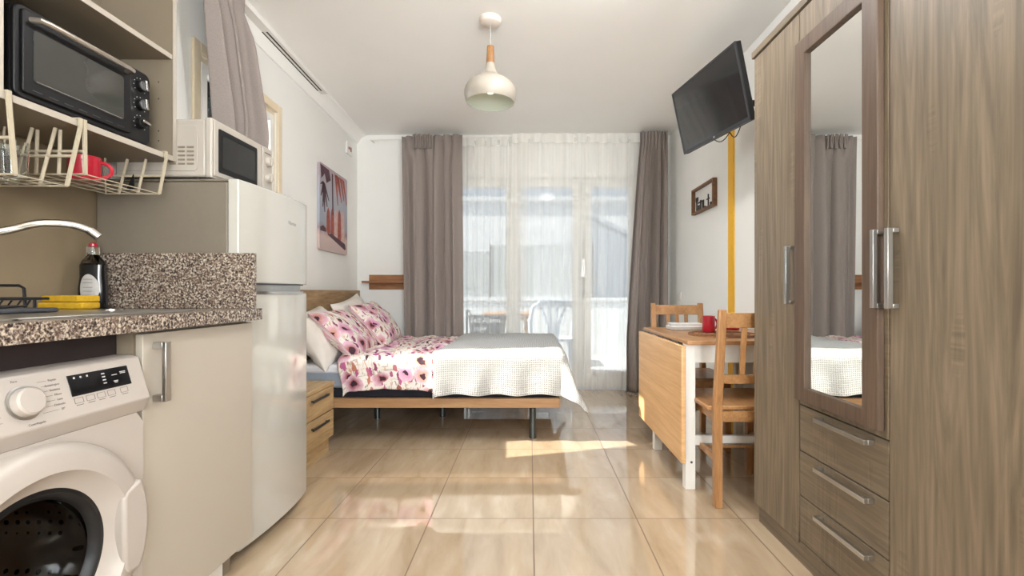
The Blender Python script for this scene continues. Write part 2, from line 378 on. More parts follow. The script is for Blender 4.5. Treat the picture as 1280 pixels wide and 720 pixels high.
def m_floral():
    m, nt, b = newmat('floral_cotton')
    T = N(nt, 'ShaderNodeTexCoord')
    base = srgb(224, 216, 208)
    def uvmap(sc, rot=0, loc=(0, 0, 0), src=None):
        mp = N(nt, 'ShaderNodeMapping'); mp.inputs['Scale'].default_value = sc; mp.inputs['Rotation'].default_value = (0, 0, R(rot)); mp.inputs['Location'].default_value = loc
        L(nt, src or T.outputs['UV'], mp.inputs[0]); return mp.outputs[0]
    # brushed leaves and strokes in grey-beige and sand
    n = noise_(nt, uvmap((40, 13, 1), 30), 1.0, 2, 0.5, 1.4); nq = noise_(nt, uvmap((15, 42, 1), -35, (3, 1, 0)), 1.0, 2, 0.5, 1.2)
    c = ramp(nt, n, [(0.30, srgb(146, 132, 124)), (0.36, srgb(186, 172, 160)), (0.40, base), (0.60, base), (0.64, srgb(212, 172, 146)), (0.72, srgb(196, 138, 116))])
    c = mixc(nt, ramp(nt, nq, [(0.0, (1, 1, 1, 1)), (0.34, (1, 1, 1, 1)), (0.38, (0, 0, 0, 1)), (1, (0, 0, 0, 1))]), c, srgb(182, 166, 154))
    wob = N(nt, 'ShaderNodeTexNoise'); wob.inputs['Scale'].default_value = 16; wob.inputs['Detail'].default_value = 3; L(nt, T.outputs['UV'], wob.inputs['Vector'])
    wv = N(nt, 'ShaderNodeVectorMath', operation='SCALE'); L(nt, wob.outputs['Color'], wv.inputs[0]); wv.inputs['Scale'].default_value = 0.07
    uv = N(nt, 'ShaderNodeVectorMath', operation='ADD'); L(nt, T.outputs['UV'], uv.inputs[0]); L(nt, wv.outputs[0], uv.inputs[1])
    def vor(vec, sc):
        vo = N(nt, 'ShaderNodeTexVoronoi', voronoi_dimensions='2D', feature='F1'); vo.inputs['Scale'].default_value = sc; vo.inputs['Randomness'].default_value = 0.85
        L(nt, vec, vo.inputs['Vector']); sp = N(nt, 'ShaderNodeSeparateColor'); L(nt, vo.outputs['Color'], sp.inputs[0])
        return vo.outputs['Distance'], sp.outputs
    # small elongated buds
    for rot, sc, loc in ((40, 11, (1.3, 0.4, 0)), (-30, 12, (5.1, 2.2, 0))):
        d, h = vor(uvmap((2.1, 0.8, 1), rot, loc, uv.outputs[0]), sc)
        bud = ramp(nt, h[0], [(0.0, srgb(120, 54, 82)), (0.4, srgb(176, 92, 134)), (0.7, srgb(188, 120, 96)), (0.9, srgb(82, 40, 56))])
        c = mixc(nt, math_(nt, 'MULTIPLY', math_(nt, 'LESS_THAN', d, 0.27), math_(nt, 'GREATER_THAN', h[1], 0.55)), c, bud)
    # open flowers
    for sc, loc, keep in ((8.5, (3.3, 1.7, 0), 0.6), (6.0, (0, 0, 0), 0.5)):
        d, h = vor(uvmap((1, 1, 1), 0, loc, uv.outputs[0]), sc)
        hue = ramp(nt, h[0], [(0.0, srgb(206, 146, 178)), (0.35, srgb(190, 112, 152)), (0.6, srgb(206, 148, 122)), (0.85, srgb(150, 74, 78))])
        petal = mixc(nt, ramp(nt, d, [(0.12, (0, 0, 0, 1)), (0.40, (1, 1, 1, 1))]), hue, srgb(226, 190, 206))
        petal = mixc(nt, math_(nt, 'LESS_THAN', d, 0.12), petal, srgb(58, 30, 44))
        c = mixc(nt, math_(nt, 'MULTIPLY', math_(nt, 'LESS_THAN', d, 0.38), math_(nt, 'GREATER_THAN', h[1], keep)), c, petal)
    L(nt, c, b.inputs['Base Color']); b.inputs['Roughness'].default_value = 0.85
    return m
M_floral = m_floral()
def m_painting():
    # canvas print in its own plane: local y (0..0.64) across, local z (0..0.69) up
    m, nt, b = newmat('beach_canvas_print')
    T = N(nt, 'ShaderNodeTexCoord'); s = N(nt, 'ShaderNodeSeparateXYZ'); L(nt, T.outputs['Object'], s.inputs[0])
    z = math_(nt, 'DIVIDE', s.outputs[2], 0.69); n = noise_(nt, T.outputs['Object'], 9, 4)
    f = math_(nt, 'ADD', z, math_(nt, 'MULTIPLY', math_(nt, 'SUBTRACT', n, 0.5), 0.12))
    L(nt, ramp(nt, f, [(0.0, srgb(196, 176, 170)), (0.16, srgb(206, 184, 178)), (0.24, srgb(150, 132, 136)), (0.32, srgb(160, 164, 176)), (0.6, srgb(170, 174, 184)), (1, srgb(178, 160, 166))]), b.inputs['Base Color'])
    b.inputs['Roughness'].default_value = 0.7; return m
M_paint = m_painting()
M_pr_red = plain('print_coral', srgb(158, 82, 68), 0.7, var=0.2, scale=30)
M_pr_pale = plain('print_pale_pink', srgb(206, 170, 162), 0.7, var=0.15, scale=30)
M_pr_dark = plain('print_dark_plum', srgb(84, 56, 66), 0.7, var=0.2, scale=30)

# ------------------------------------------------------------------ the setting
CEIL = 2.53; YB = 4.73; XR = 1.40; YF = -1.75
WL = lambda y: -1.50-0.045*y
B(-2.2, 1.7, YF-0.2, YB, -0.10, 0.0).build('floor', M_floor, kind='structure', smooth=False)
B(-2.2, 1.7, YF-0.2, YB+0.3, CEIL, CEIL+0.12).build('ceiling', M_ceil, kind='structure', smooth=False)
def wl_box(mb, y0, y1, o0, o1, z0, z1):
    vs = [mb.bm.verts.new((WL(y)-o, y, z)) for o in (o0, o1) for y in (y0, y1) for z in (z0, z1)]
    for f in ((0,1,3,2),(4,6,7,5),(0,4,5,1),(2,3,7,6),(0,2,6,4),(1,5,7,3)): mb.bm.faces.new([vs[i] for i in f])
WY0, WY1, WZ0, WZ1 = 2.30, 3.08, 0.99, 2.13
mb = MB()
wl_box(mb, YF, WY0, 0, 0.22, 0, CEIL); wl_box(mb, WY1, YB+0.2, 0, 0.22, 0, CEIL)
wl_box(mb, WY0, WY1, 0, 0.22, 0, WZ0); wl_box(mb, WY0, WY1, 0, 0.22, WZ1, CEIL)
mb.build('wall_left', M_wall, kind='structure', smooth=False)
B(XR, XR+0.2, YF, YB+0.2, 0, CEIL).build('wall_right', M_wall, kind='structure', smooth=False)
# back wall with the balcony door opening
DX0, DX1, DZ = -0.86, 1.12, 2.11
mb = MB(); mb.box(-4.6, DX0, YB, YB+0.22, 0, CEIL); mb.box(DX1, XR, YB, YB+0.22, 0, CEIL); mb.box(DX0, DX1, YB, YB+0.22, DZ, CEIL)  # left run added beyond the room to block side_daylight from the balcony
mb.build('wall_back', M_wall, kind='structure', smooth=False)
# rear wall (behind the camera) with an added window to account for the fill light
mb = MB(); mb.box(-1.45, 0.05, YF-0.2, YF, 0, CEIL); mb.box(1.31, XR, YF-0.2, YF, 0, CEIL); mb.box(0.05, 1.31, YF-0.2, YF, 0, 0.5); mb.box(0.05, 1.31, YF-0.2, YF, 2.40, CEIL)
mb.build('wall_rear', M_wall, kind='structure', smooth=False)
t = thing('rear_fill_window', None, None, (0.68, YF-0.05, 0.5)); t['kind'] = 'structure'
mb = MB()
for x0, x1 in ((0.05, 0.11), (0.65, 0.71), (1.25, 1.31)): mb.box(x0, x1, YF-0.1, YF-0.04, 0.5, 2.40)
for z0, z1 in ((0.5, 0.56), (2.34, 2.40)): mb.box(0.11, 1.25, YF-0.1, YF-0.04, z0, z1)
mb.build('window_frame', M_frame, t); B(0.11, 1.25, YF-0.075, YF-0.065, 0.56, 2.34).build('pane', M_glass, t)
# kitchen wall cladding
mb = MB(); wl_box(mb, 0.2, 1.235, -0.012, 0.0, 0.0, CEIL); wl_box(mb, 1.2365, 1.745, -0.012, 0.0, 0.0, CEIL)
mb.build('trim_1', M_kwall, kind='structure', smooth=False)
# ceiling cove along the left wall
mb = MB()
pts = [(0.0, 0.0), (0.0, -0.085), (0.012, -0.085), (0.03, -0.05), (0.06, -0.022), (0.09, -0.01), (0.09, 0.0)]
A = [mb.bm.verts.new((WL(1.75)+p, 1.75, CEIL+q)) for p, q in pts]; Bv = [mb.bm.verts.new((WL(YB)+p, YB, CEIL+q)) for p, q in pts]
mb.bm.faces.new(A); mb.bm.faces.new(Bv[::-1])
for i in range(len(pts)): mb.bm.faces.new((A[i], Bv[i], Bv[(i+1) % len(pts)], A[(i+1) % len(pts)]))
mb.build('trim_2', M_ceil, kind='structure')
# yellow strip on the right wall
B(XR-0.012, XR, 3.25, 3.33, 0, 2.42).build('trim_3', M_yellow, kind='structure', smooth=False)
# balcony door: fixed double window and the door leaf
def leafframe(mb, x0, x1, z0, z1, st, bot, y0, y1, top=None):
    top = top or st
    mb.box(x0, x0+st, y0, y1, z0, z1); mb.box(x1-st, x1, y0, y1, z0, z1)
    mb.box(x0+st, x1-st, y0, y1, z0, z0+bot); mb.box(x0+st, x1-st, y0, y1, z1-top, z1)
t = thing('window_1', None, None, (-0.2, YB+0.06, 0)); t['kind'] = 'structure'
mb = MB(); mb.box(DX0, DX0+0.045, YB+0.05, YB+0.13, 0, DZ); mb.box(0.50, 0.525, YB+0.05, YB+0.13, 0, DZ); mb.box(DX1-0.045, DX1, YB+0.05, YB+0.13, 0, DZ)
mb.box(DX0+0.045, 0.5, YB+0.05, YB+0.13, DZ-0.045, DZ); mb.box(0.525, DX1-0.045, YB+0.05, YB+0.13, DZ-0.045, DZ); mb.box(DX0+0.045, 0.5, YB+0.05, YB+0.13, 0, 0.02)
mb.build('window_frame', M_frame, t, bevel=0.004)
for x0, x1 in ((DX0+0.045, -0.165), (-0.165, 0.50)):
    mb = MB(); leafframe(mb, x0, x1, 0.02, DZ-0.045, 0.07, 0.15, YB+0.03, YB+0.09, 0.045)
    s = mb.build('sash', M_frame, t, bevel=0.006)
    B(x0+0.07, x1-0.07, YB+0.055, YB+0.063, 0.17, DZ-0.09).build('pane', M_glass, s, smooth=False)
mb = MB(); mb.cyl((0.535, YB+0.02, 0.9), (0.535, YB+0.02, 1.5), 0.006, 8); mb.box(0.52, 0.55, YB+0.015, YB+0.03, 1.12, 1.30)
mb.build('bolt_rod', M_steel, t)
t = thing('door_1', None, None, (0.8, YB+0.06, 0)); t['kind'] = 'structure'
mb = MB(); leafframe(mb, 0.53, DX1-0.045, 0.012, DZ-0.047, 0.085, 0.165, YB+0.03, YB+0.09, 0.045)
mb.build('sash', M_frame, t, bevel=0.006)
B(0.615, DX1-0.13, YB+0.055, YB+0.063, 0.175, DZ-0.09).build('pane', M_glass, t, smooth=False)
mb = MB(); mb.box(0.555, 0.59, YB+0.018, YB+0.03, 0.97, 1.18)
mb.cyl((0.572, YB+0.03, 1.10), (0.572, YB-0.03, 1.10), 0.009); mb.tube([(0.572, YB-0.03, 1.10), (0.60, YB-0.032, 1.10), (0.69, YB-0.03, 1.095)], 0.009)
mb.build('door_handle', M_frame, t)
# side window
t = thing('window_2', None, None, (WL(2.7), 2.7, WZ0)); t['kind'] = 'structure'
mb = MB()
def ring(mb, y0, y1, z0, z1, wdt, o0, o1):
    wl_box(mb, y0, y0+wdt, o0, o1, z0, z1); wl_box(mb, y1-wdt, y1, o0, o1, z0, z1)
    wl_box(mb, y0+wdt, y1-wdt, o0, o1, z0, z0+wdt); wl_box(mb, y0+wdt, y1-wdt, o0, o1, z1-wdt, z1)
ring(mb, WY0-0.05, WY1+0.05, WZ0-0.05, WZ1+0.05, 0.052, -0.015, 0.0)
mb.build('window_casing', M_cream, t, bevel=0.004)
mb = MB(); ring(mb, WY0, WY1, WZ0, WZ1, 0.03, 0.01, 0.07); mb.build('window_frame', M_cream, t, bevel=0.003)
mb = MB(); ring(mb, WY0+0.03, WY1-0.03, WZ0+0.03, WZ1-0.03, 0.045, 0.0, 0.05); mb.build('sash', M_frame, t, bevel=0.003)
mb = MB(); wl_box(mb, WY0+0.07, WY1-0.07, 0.025, 0.03, WZ0+0.07, WZ1-0.07); mb.build('pane', M_glass, t, smooth=False)

# ------------------------------------------------------------------ outside
B(-3.2, 3.4, YB+0.22, 7.5, -0.14, -0.02).build('floor_balcony', M_balcony, kind='structure', smooth=False)
mb = MB(); mb.box(-3.2, 3.4, 7.3, 7.5, -0.02, 0.84); mb.box(-3.2, 3.4, 7.27, 7.53, 0.84, 0.88)
mb.build('wall_balcony', M_concrete, kind='structure', smooth=False)
mb = MB(); mb.box(1.9, 2.1, YB+0.22, 7.27, -0.02, 0.86)
mb.build('wall_balcony_side', M_concrete, kind='structure', smooth=False)
t = thing('privacy_screen', 'grey mesh privacy screen standing on the white balcony parapet', 'screen', (-0.3, 7.4, 0.88))
for x0, x1, z1 in ((-2.6, -0.62, 1.60), (-0.60, 0.98, 1.70)):
    B(x0, x1, 7.385, 7.415, 0.90, z1).build('screen_panel', M_screenmesh, t)
mb = MB()
for x in (-2.6, -0.61, 0.98): B(x-0.009, x+0.009, 7.375, 7.425, 0.88, 1.72 if x > -0.7 else 1.62).build('post', M_darksteel, t)
t = thing('white_building', 'long white flat-roofed building far beyond the balcony', 'building', (0, 24, 0))
B(-18, 16, 24, 32, -3, 5.55).build('wall', M_building, t); B(-18.2, 16.2, 23.8, 32.2, 5.55, 5.75).build('parapet', M_building, t)
for i, x in enumerate((-9, -5.5, 6.5, 10)):
    B(x, x+1.1, 23.97, 24.05, 2.6, 4.1).build('window', M_roof, t)
t = thing('neighbouring_house', 'house with a grey sloping roof beyond the right end of the balcony', 'house', (3.4, 13, 0))
MB().prism([(1.55, -2), (1.55, 3.05), (4.6, 1.55), (4.6, -2)], 'y', 13, 17).build('wall', M_roof, t)
MB().prism([(1.45, 3.12), (1.5, 3.2), (4.75, 1.6), (4.7, 1.5)], 'y', 12.9, 17.1).build('roof', M_roof, t)
B(-30, 30, 7.6, 60, -3.2, -3.0).build('ground', M_concrete, kind='structure', smooth=False)

# ---- monobloc chair outside
t = thing('plastic_garden_chair', 'white plastic garden chair with open fan-shaped back, outside the balcony window', 'chair', (0.27, 5.75, -0.02))
CX, CY = 0.27, 5.52
mb = MB()
mb.tube([(CX-0.25, CY, 0.40), (CX-0.265, CY-0.03, 0.62), (CX-0.23, CY-0.06, 0.80), (CX-0.15, CY-0.075, 0.855), (CX, CY-0.08, 0.87), (CX+0.15, CY-0.075, 0.855), (CX+0.23, CY-0.06, 0.80), (CX+0.265, CY-0.03, 0.62), (CX+0.25, CY, 0.40)], 0.022, 10)
mb.box(CX-0.2, CX+0.2, CY-0.085, CY-0.065, 0.80, 0.86)
for a, bb in ((-0.05, -0.15), (-0.02, -0.05), (0.02, 0.05), (0.05, 0.15)):
    mb.tube([(CX+a, CY, 0.42), (CX+a*1.3, CY-0.03, 0.6), (CX+bb, CY-0.07, 0.82)], 0.017, 8)
mb.build('backrest', M_plastic, t)
MB().prism(rrect(CX-0.25, CX+0.25, CY-0.02, CY+0.44, 0.05), 'z', 0.395, 0.42).build('seat', M_plastic, t)
for sx in (-1, 1):
    for y in (CY, CY+0.4):
        MB().tube([(CX+sx*0.22, y, 0.4), (CX+sx*0.26, y+(0.04 if y > CY else -0.05), -0.02)], [0.028, 0.02], 8).build('leg', M_plastic, t)
    MB().tube([(CX+sx*0.25, CY-0.03, 0.62), (CX+sx*0.28, CY+0.15, 0.63), (CX+sx*0.27, CY+0.36, 0.61), (CX+sx*0.25, CY+0.41, 0.42)], 0.02, 8).build('armrest', M_plastic, t)
# ---- metal armchair with a lettered back board
t = thing('metal_balcony_chair', 'dark metal armchair with white lettering on its grey back, outside behind the bed', 'chair', (-0.49, 5.6, -0.02))
CX, CY = -0.50, 5.62
MB().prism([(CX-0.20, 0.45), (CX-0.225, 0.70), (CX+0.225, 0.70), (CX+0.20, 0.45)], 'y', CY-0.012, CY+0.012).build('backrest', M_slategrey, t, bevel=0.005)
text('Sell Alarm', 0.085, M_textw, t, (CX-0.02, CY-0.014, 0.635), (1, 0, 0), (0, 0, 1))
text('now', 0.085, M_textw, t, (CX-0.08, CY-0.014, 0.54), (1, 0, 0), (0, 0, 1))
MB().prism(rrect(CX-0.22, CX+0.22, CY+0.0, CY+0.42, 0.03), 'z', 0.42, 0.44).build('seat', M_slategrey, t)
for sx in (-1, 1):
    MB().tube([(CX+sx*0.24, CY, -0.02), (CX+sx*0.24, CY, 0.72)], 0.011, 8).build('leg', M_darksteel, t)
    MB().tube([(CX+sx*0.24, CY+0.42, -0.02), (CX+sx*0.24, CY+0.42, 0.66)], 0.011, 8).build('leg', M_darksteel, t)
    MB().tube([(CX+sx*0.24, CY, 0.72), (CX+sx*0.25, CY+0.1, 0.75), (CX+sx*0.25, CY+0.3, 0.74), (CX+sx*0.24, CY+0.42, 0.66)], 0.012, 8).build('armrest', M_darksteel, t)
t = thing('balcony_table', 'small square wooden table on the balcony behind the metal armchair', 'table', (-0.28, 6.4, -0.02))
B(-0.62, 0.02, 6.15, 6.75, 0.66, 0.69).build('tabletop', M_brownwood, t, bevel=0.004)
B(-0.58, -0.02, 6.19, 6.71, 0.60, 0.66).build('apron', M_brownwood, t)
for x in (-0.57, -0.07):
    for y in (6.2, 6.66): B(x, x+0.045, y, y+0.045, -0.02, 0.60).build('leg', M_brownwood, t)

# ------------------------------------------------------------------ curtains
def curtain_mesh(edge, z0, z1, folds, amp, to_world, seed=0, nu=180, nv=44, pinch=0.0, jitter=0.5):
    mb = MB()
    def f(u, v):
        z = z1+(z0-z1)*v; a, b_ = edge(v)
        ph = 2*math.pi*folds*(u+0.035*jitter*noise.noise(Vector((u*4, v*0.7, seed))))
        am = amp*(0.55+0.45*min(1, v*3))*(1+0.5*noise.noise(Vector((u*5, v*1.1, seed+7))))
        d = am*math.sin(ph)+0.3*am*math.sin(2.3*ph+seed)
        side = 0.25*amp*math.sin(2*ph+1)
        if pinch and v < 0.12:
            k = (0.12-v)/0.12; d = d*(1-k)+pinch*k*math.sin(ph*2)
        return to_world(a+(b_-a)*u+side*(4*u*(1-u)), d, z)
    mb.grid(nu, nv, f, lambda u, v: (u*2, v*2.3))
    return mb
cvx = lambda s, d, z: Vector((s, 4.60+d, z))
t = thing('taupe_curtain', 'long taupe blackout curtain left of the balcony window, behind the bed', 'curtain', (-0.95, 4.60, 0.015))
mb = curtain_mesh(lambda v: (-1.22+0.03*v, -0.645+0.015*v), 0.015, 2.455, 3.2, 0.038, lambda s, d, z: Vector((s, 4.545+d, z+0.02*((s+1.235)/0.58))), 3, pinch=0.02)
mb.build('curtain_cloth', M_curtain, t, solid=0.004)
mb = MB()
for i in range(9):
    x = -1.10+0.022*i; mb.tube([(x, 4.495+0.012*(-1)**i, 2.46), (x+0.003, 4.505, 2.42), (x, 4.51+0.01*(-1)**i, 2.33)], [0.012, 0.006, 0.009], 6)
mb.build('heading_pleats', M_curtain, t)
t = thing('taupe_curtain', 'long taupe blackout curtain right of the balcony door, beside the pine chair', 'curtain', (1.15, 4.60, 0.015))
def redge(v):
    l = 1.055-0.13*min(1, max(0, v-0.05)*1.35)**0.8+0.0*v
    return (l, 1.315)
mb = curtain_mesh(redge, 0.015, 2.50, 4.0, 0.036, lambda s, d, z: Vector((s, 4.54+d, z)), 11, pinch=0.025)
mb.build('curtain_cloth', M_curtain, t, solid=0.004)
t = thing('sheer_curtain', 'white sheer curtain over the left half of the balcony window', 'curtain', (-0.35, 4.66, 0.02))
mb = curtain_mesh(lambda v: (-0.67, -0.02-0.05*v), 0.03, 2.49, 6, 0.016, lambda s, d, z: Vector((s, 4.665+d, z)), 21, nu=220, nv=20)
mb.build('curtain_cloth', M_sheer, t)
mb = curtain_mesh(lambda v: (-0.67, -0.02), 2.40, 2.49, 6, 0.016, lambda s, d, z: Vector((s, 4.658+d, z)), 21, nu=220, nv=4)
mb.build('heading_tape', M_sheerhem, t)
t = thing('sheer_curtain', 'white sheer curtain covering the balcony door and the window beside it', 'curtain', (0.5, 4.66, 0.02))
mb = curtain_mesh(lambda v: (-0.17, 1.08-0.06*v), 0.025, 2.51, 9, 0.014, lambda s, d, z: Vector((s, 4.625+d, z)), 33, nu=320, nv=20)
mb.build('curtain_cloth', M_sheer, t)
mb = curtain_mesh(lambda v: (-0.17, 1.08), 2.42, 2.51, 9, 0.014, lambda s, d, z: Vector((s, 4.618+d, z)), 33, nu=320, nv=4)
mb.build('heading_tape', M_sheerhem, t)
t = thing('curtain_rod', 'thin white curtain wire across the top of the back wall', 'curtain rod', (0, 4.64, 2.47))
MB().tube([(-1.56, 4.64, 2.452), (-0.1, 4.64, 2.492), (1.32, 4.64, 2.522)], 0.004, 8).build('rod', M_white, t)
for x, z in ((-1.545, 2.453), (1.335, 2.522)): MB().tube([(x, 4.64, z), (x, YB, z)], 0.007, 8).build('wall_bracket', M_white, t)
# side window curtain, hung from the ceiling rail and leaning away from the microwave
def le(v):
    a = 2.12+0.13*min(1, v/0.45)
    b_ = 2.44+0.16*min(1, v/0.33) if v < 0.33 else 2.60-0.08*min(1, (v-0.33)/0.3)
    return (a, b_)
t = thing('taupe_curtain', 'taupe curtain hanging over the side window behind the microwave', 'curtain', (-1.5, 2.4, 1.0))
mb = curtain_mesh(le, 0.45, 2.515, 2.6, 0.062, lambda s, d, z: Vector((WL(s)+0.135+d, s, z)), 5, pinch=0.02)
mb.build('curtain_cloth', M_curtain, t, solid=0.004)
t = thing('sheer_curtain', 'narrow gathered white sheer edge beside the side window curtain', 'curtain', (-1.55, 2.6, 1.0))
mb = curtain_mesh(lambda v: (2.50-0.02*v, 2.62+0.03*min(v*3, 1)-0.25*max(0, v-0.2)), 0.45, 2.515, 3, 0.012, lambda s, d, z: Vector((WL(s)+0.055+d, s, z)), 9, nu=60, nv=30)
mb.build('curtain_cloth', M_sheerhem, t)
t = thing('curtain_rail', 'white ceiling curtain rail with dark slots above the side window', 'curtain rail', (WL(3.0)+0.08, 3.0, CEIL))
def rl(mb, y0, y1, o0, o1, z0, z1): wl_box(mb, y0, y1, -o0, -o1, z0, z1)
mb = MB(); rl(mb, 2.15, 3.68, 0.03, 0.105, CEIL-0.030, CEIL); mb.build('rail', M_white, t)
for o in (0.048, 0.075):
    mb = MB(); rl(mb, 2.80, 3.62, o, o+0.010, CEIL-0.0315, CEIL-0.029); mb.build('slot', M_black, t)
t = thing('junction_box_cover', 'small white cover plate high on the left wall near the corner', 'cover plate', (WL(4.45), 4.45, 2.31))
mb = MB(); wl_box(mb, 4.385, 4.535, -0.018, 0, 2.255, 2.365); mb.build('plate', M_white, t, bevel=0.004)
mb = MB(); wl_box(mb, 4.42, 4.45, -0.020, -0.017, 2.30, 2.32); wl_box(mb, 4.47, 4.50, -0.020, -0.017, 2.29, 2.33); mb.build('mark', M_pr_red, t)

# canvas print
PY, PZ, PWd, PH = 3.73, 1.305, 0.64, 0.69
t = thing('canvas_print', 'tall beach canvas print of palm and coral surfboards on the left wall', 'picture', (WL(PY), PY, PZ))
X0 = WL(PY)
def pb(y0, y1, z0, z1, d=0.0): return B(X0+0.022+d, X0+0.0232+d, PY+y0, PY+y1, PZ+z0, PZ+z1)
MB().prism(rrect(PY, PY+PWd, PZ, PZ+PH, 0.02, 3), 'x', X0+0.002, X0+0.022).build('canvas', M_paint, t)
def blob(name, mat, poly, d=0.0):
    MB().prism([(PY+a*PWd, PZ+b_*PH) for a, b_ in poly], 'x', X0+0.0215, X0+0.0232+d).build(name, mat, t, smooth=False)
for i, (a, h, mt) in enumerate(((0.28, 0.52, M_pr_red), (0.42, 0.54, M_pr_red), (0.55, 0.55, M_pr_pale), (0.68, 0.56, M_pr_red), (0.82, 0.56, M_pr_pale))):
    lo = 0.20-0.028*i; blob('painted_surfboard', mt, [(a-0.055, lo+0.03), (a, lo), (a+0.055, lo+0.03), (a+0.06, (lo+h)/2), (a+0.045, h-0.05), (a, h), (a-0.045, h-0.05), (a-0.06, (lo+h)/2)])
blob('painted_palm', M_pr_dark, [(0.42, 0.45), (0.46, 0.45), (0.44, 0.95), (0.40, 0.95)], 0.0004)
for i, (x1, z1) in enumerate(((0.04, 0.62), (0.10, 0.50), (0.16, 0.45), (0.24, 0.52), (0.30, 0.60), (0.02, 0.75))):
    blob('painted_palm', M_pr_dark, [(0.10, 0.80), (0.17, 0.78), (x1+0.01, z1), (x1-0.01, z1)], 0.0006)
blob('painted_palm', M_pr_dark, [(0.02, 0.98), (0.30, 0.97), (0.36, 0.86), (0.22, 0.80), (0.16, 0.90), (0.05, 0.82)], 0.0005)
for i, (x0, x1, z1) in enumerate(((0.50, 0.62, 0.60), (0.58, 0.76, 0.66), (0.68, 0.86, 0.70), (0.78, 0.97, 0.66), (0.55, 0.70, 0.74))):
    blob('painted_palm', M_pr_red, [(x0, 0.97), (x0+0.09, 0.96), (x1+0.01, z1), (x1-0.01, z1)], 0.0003)
blob('painted_shadow', M_pr_dark, [(0.24, 0.20), (0.9, 0.06), (0.93, 0.08), (0.9, 0.14), (0.4, 0.22)], 0.0002)
blob('painted_hut', M_pr_dark, [(0.02, 0.26), (0.11, 0.29), (0.20, 0.26), (0.20, 0.22), (0.02, 0.22)], 0.0002)
place_wall_left(t)

# ------------------------------------------------------------------ back wall shelf
t = thing('wall_shelf', 'narrow brown wooden shelf on the back wall above the bed head', 'shelf', (-1.2, YB, 1.0))
B(-1.59, -0.98, YB-0.018, YB, 0.995, 1.14).build('back_board', M_shelfwood, t, bevel=0.002)
B(-1.625, -0.98, YB-0.13, YB-0.018, 1.058, 1.078).build('shelf_board', M_shelfwood, t, bevel=0.002)

# ------------------------------------------------------------------ bed
t = thing('bed', 'low double bed frame with oak headboard and dark metal legs', 'bed', (-0.7, 3.78, 0))
B(-1.625, -1.592, 3.12, 4.47, 0.25, 0.985).build('headboard', M_headwood, t, bevel=0.003)
mb = MB(); mb.box(-1.592, 0.20, 3.10, 3.13, 0.215, 0.278); mb.box(-1.592, 0.20, 4.42, 4.45, 0.215, 0.278); mb.box(0.17, 0.20, 3.13, 4.42, 0.215, 0.278)
mb.build('side_rail', M_railwood, t, bevel=0.003)
mb = MB()
for i in range(13): mb.box(-1.55+i*0.135, -1.48+i*0.135, 3.13, 4.42, 0.262, 0.276)
mb.build('slats', M_railwood, t)
for x, y in ((0.02, 3.17), (-1.40, 3.17), (-1.17, 3.66), (-0.68, 3.72), (0.02, 4.38), (-1.40, 4.38)):
    MB().cyl((x, y, 0), (x, y, 0.262 if 3.3 < y < 4.3 else 0.215), 0.023, 20).build('leg', M_leg, t)
B(-1.59, 0.185, 3.125, 4.44, 0.278, 0.335).build('upholstered_base', M_darkbase, t, bevel=0.012)
t = thing('mattress', 'mattress with white sheet and blue-grey border at the head end', 'mattress', (-0.7, 3.78, 0.335))
B(-1.585, 0.185, 3.12, 4.44, 0.335, 0.462).build('mattress_body', M_mattress, t, bevel=0.025, seg=3)
B(-1.583, 0.187, 3.115, 4.445, 0.43, 0.492).build('fitted_sheet', M_sheet, t, bevel=0.022, seg=3)

def drape(XE, YE, YF_, ZT, flare=0.03, flc=0.35, Rr=0.035, wamp=0.006, wave=0.012, seed=0, wfreq=7):
    def f(a, b_):
        oxp = max(0, a-XE); oyp = max(0, YE-b_); oyf = max(0, b_-YF_)
        oy = oyp+oyf; sy = -1 if oyp > 0 else 1
        r = math.hypot(oxp, oy)
        x, y = min(a, XE), min(max(b_, YE), YF_)
        w1 = wamp*(noise.noise(Vector((a*wfreq, b_*wfreq, seed)))+0.6*noise.noise(Vector((a*wfreq*2.6, b_*wfreq*1.7, seed+3))))
        if r < 1e-6: return Vector((x, y, ZT+w1))
        dx, dy = oxp/r, sy*oy/r
        fl = flare+flc*(2*dx*abs(dy))**2
        if r < math.pi*Rr/2: out, dn = Rr*math.sin(r/Rr), Rr*(1-math.cos(r/Rr)); k = 0
        else:
            e = r-math.pi*Rr/2; out = Rr+fl*e; dn = Rr+e*math.sqrt(1-fl*fl); k = e
        wv = wave*min(1, k/0.12)*(math.sin((a if oy > oxp else b_)*26+seed)+0.8*noise.noise(Vector((a*9, b_*9, seed+5))))
        out += wv
        return Vector((x+dx*out, y+dy*out, ZT+w1*(1 if k == 0 else 0.4)-dn))
    return f
# duvet
dv = drape(9, 3.105, 4.42, 0.545, wamp=0.020, wave=0.012, Rr=0.05, seed=4, wfreq=8, flare=0.06)
def duv(u, v):
    b_ = 2.86+(4.62-2.86)*v
    xl = -1.27+0.06*min(1, max(0, (3.2-b_)/0.3))+0.012*math.sin(b_*9)
    a = xl+(0.12-xl)*u
    p = dv(a, b_)
    e = min(1, u/0.03); p.z -= 0.035*(1-e)**2
    if a > -0.58 and b_ < 3.1: p.z = max(p.z, 0.36)
    # rumpled hem near the blanket
    if b_ < 3.1: p.z += 0.018*math.sin(a*6+0.6)*(3.1-b_)/0.24
    return p
mb = MB().grid(150, 130, duv, lambda u, v: (u*1.39, v*1.76))
o = mb.build('duvet', M_floral, None, (-0.7, 3.78, 0.5), solid=0.02, sub=1)
tag(o, 'cream duvet printed with pink and maroon flowers spread across the bed', 'duvet')
bl = drape(0.195, 3.085, 4.44, 0.580, wamp=0.007, wave=0.008, Rr=0.05, seed=17, wfreq=5, flare=0.07, flc=0.42)
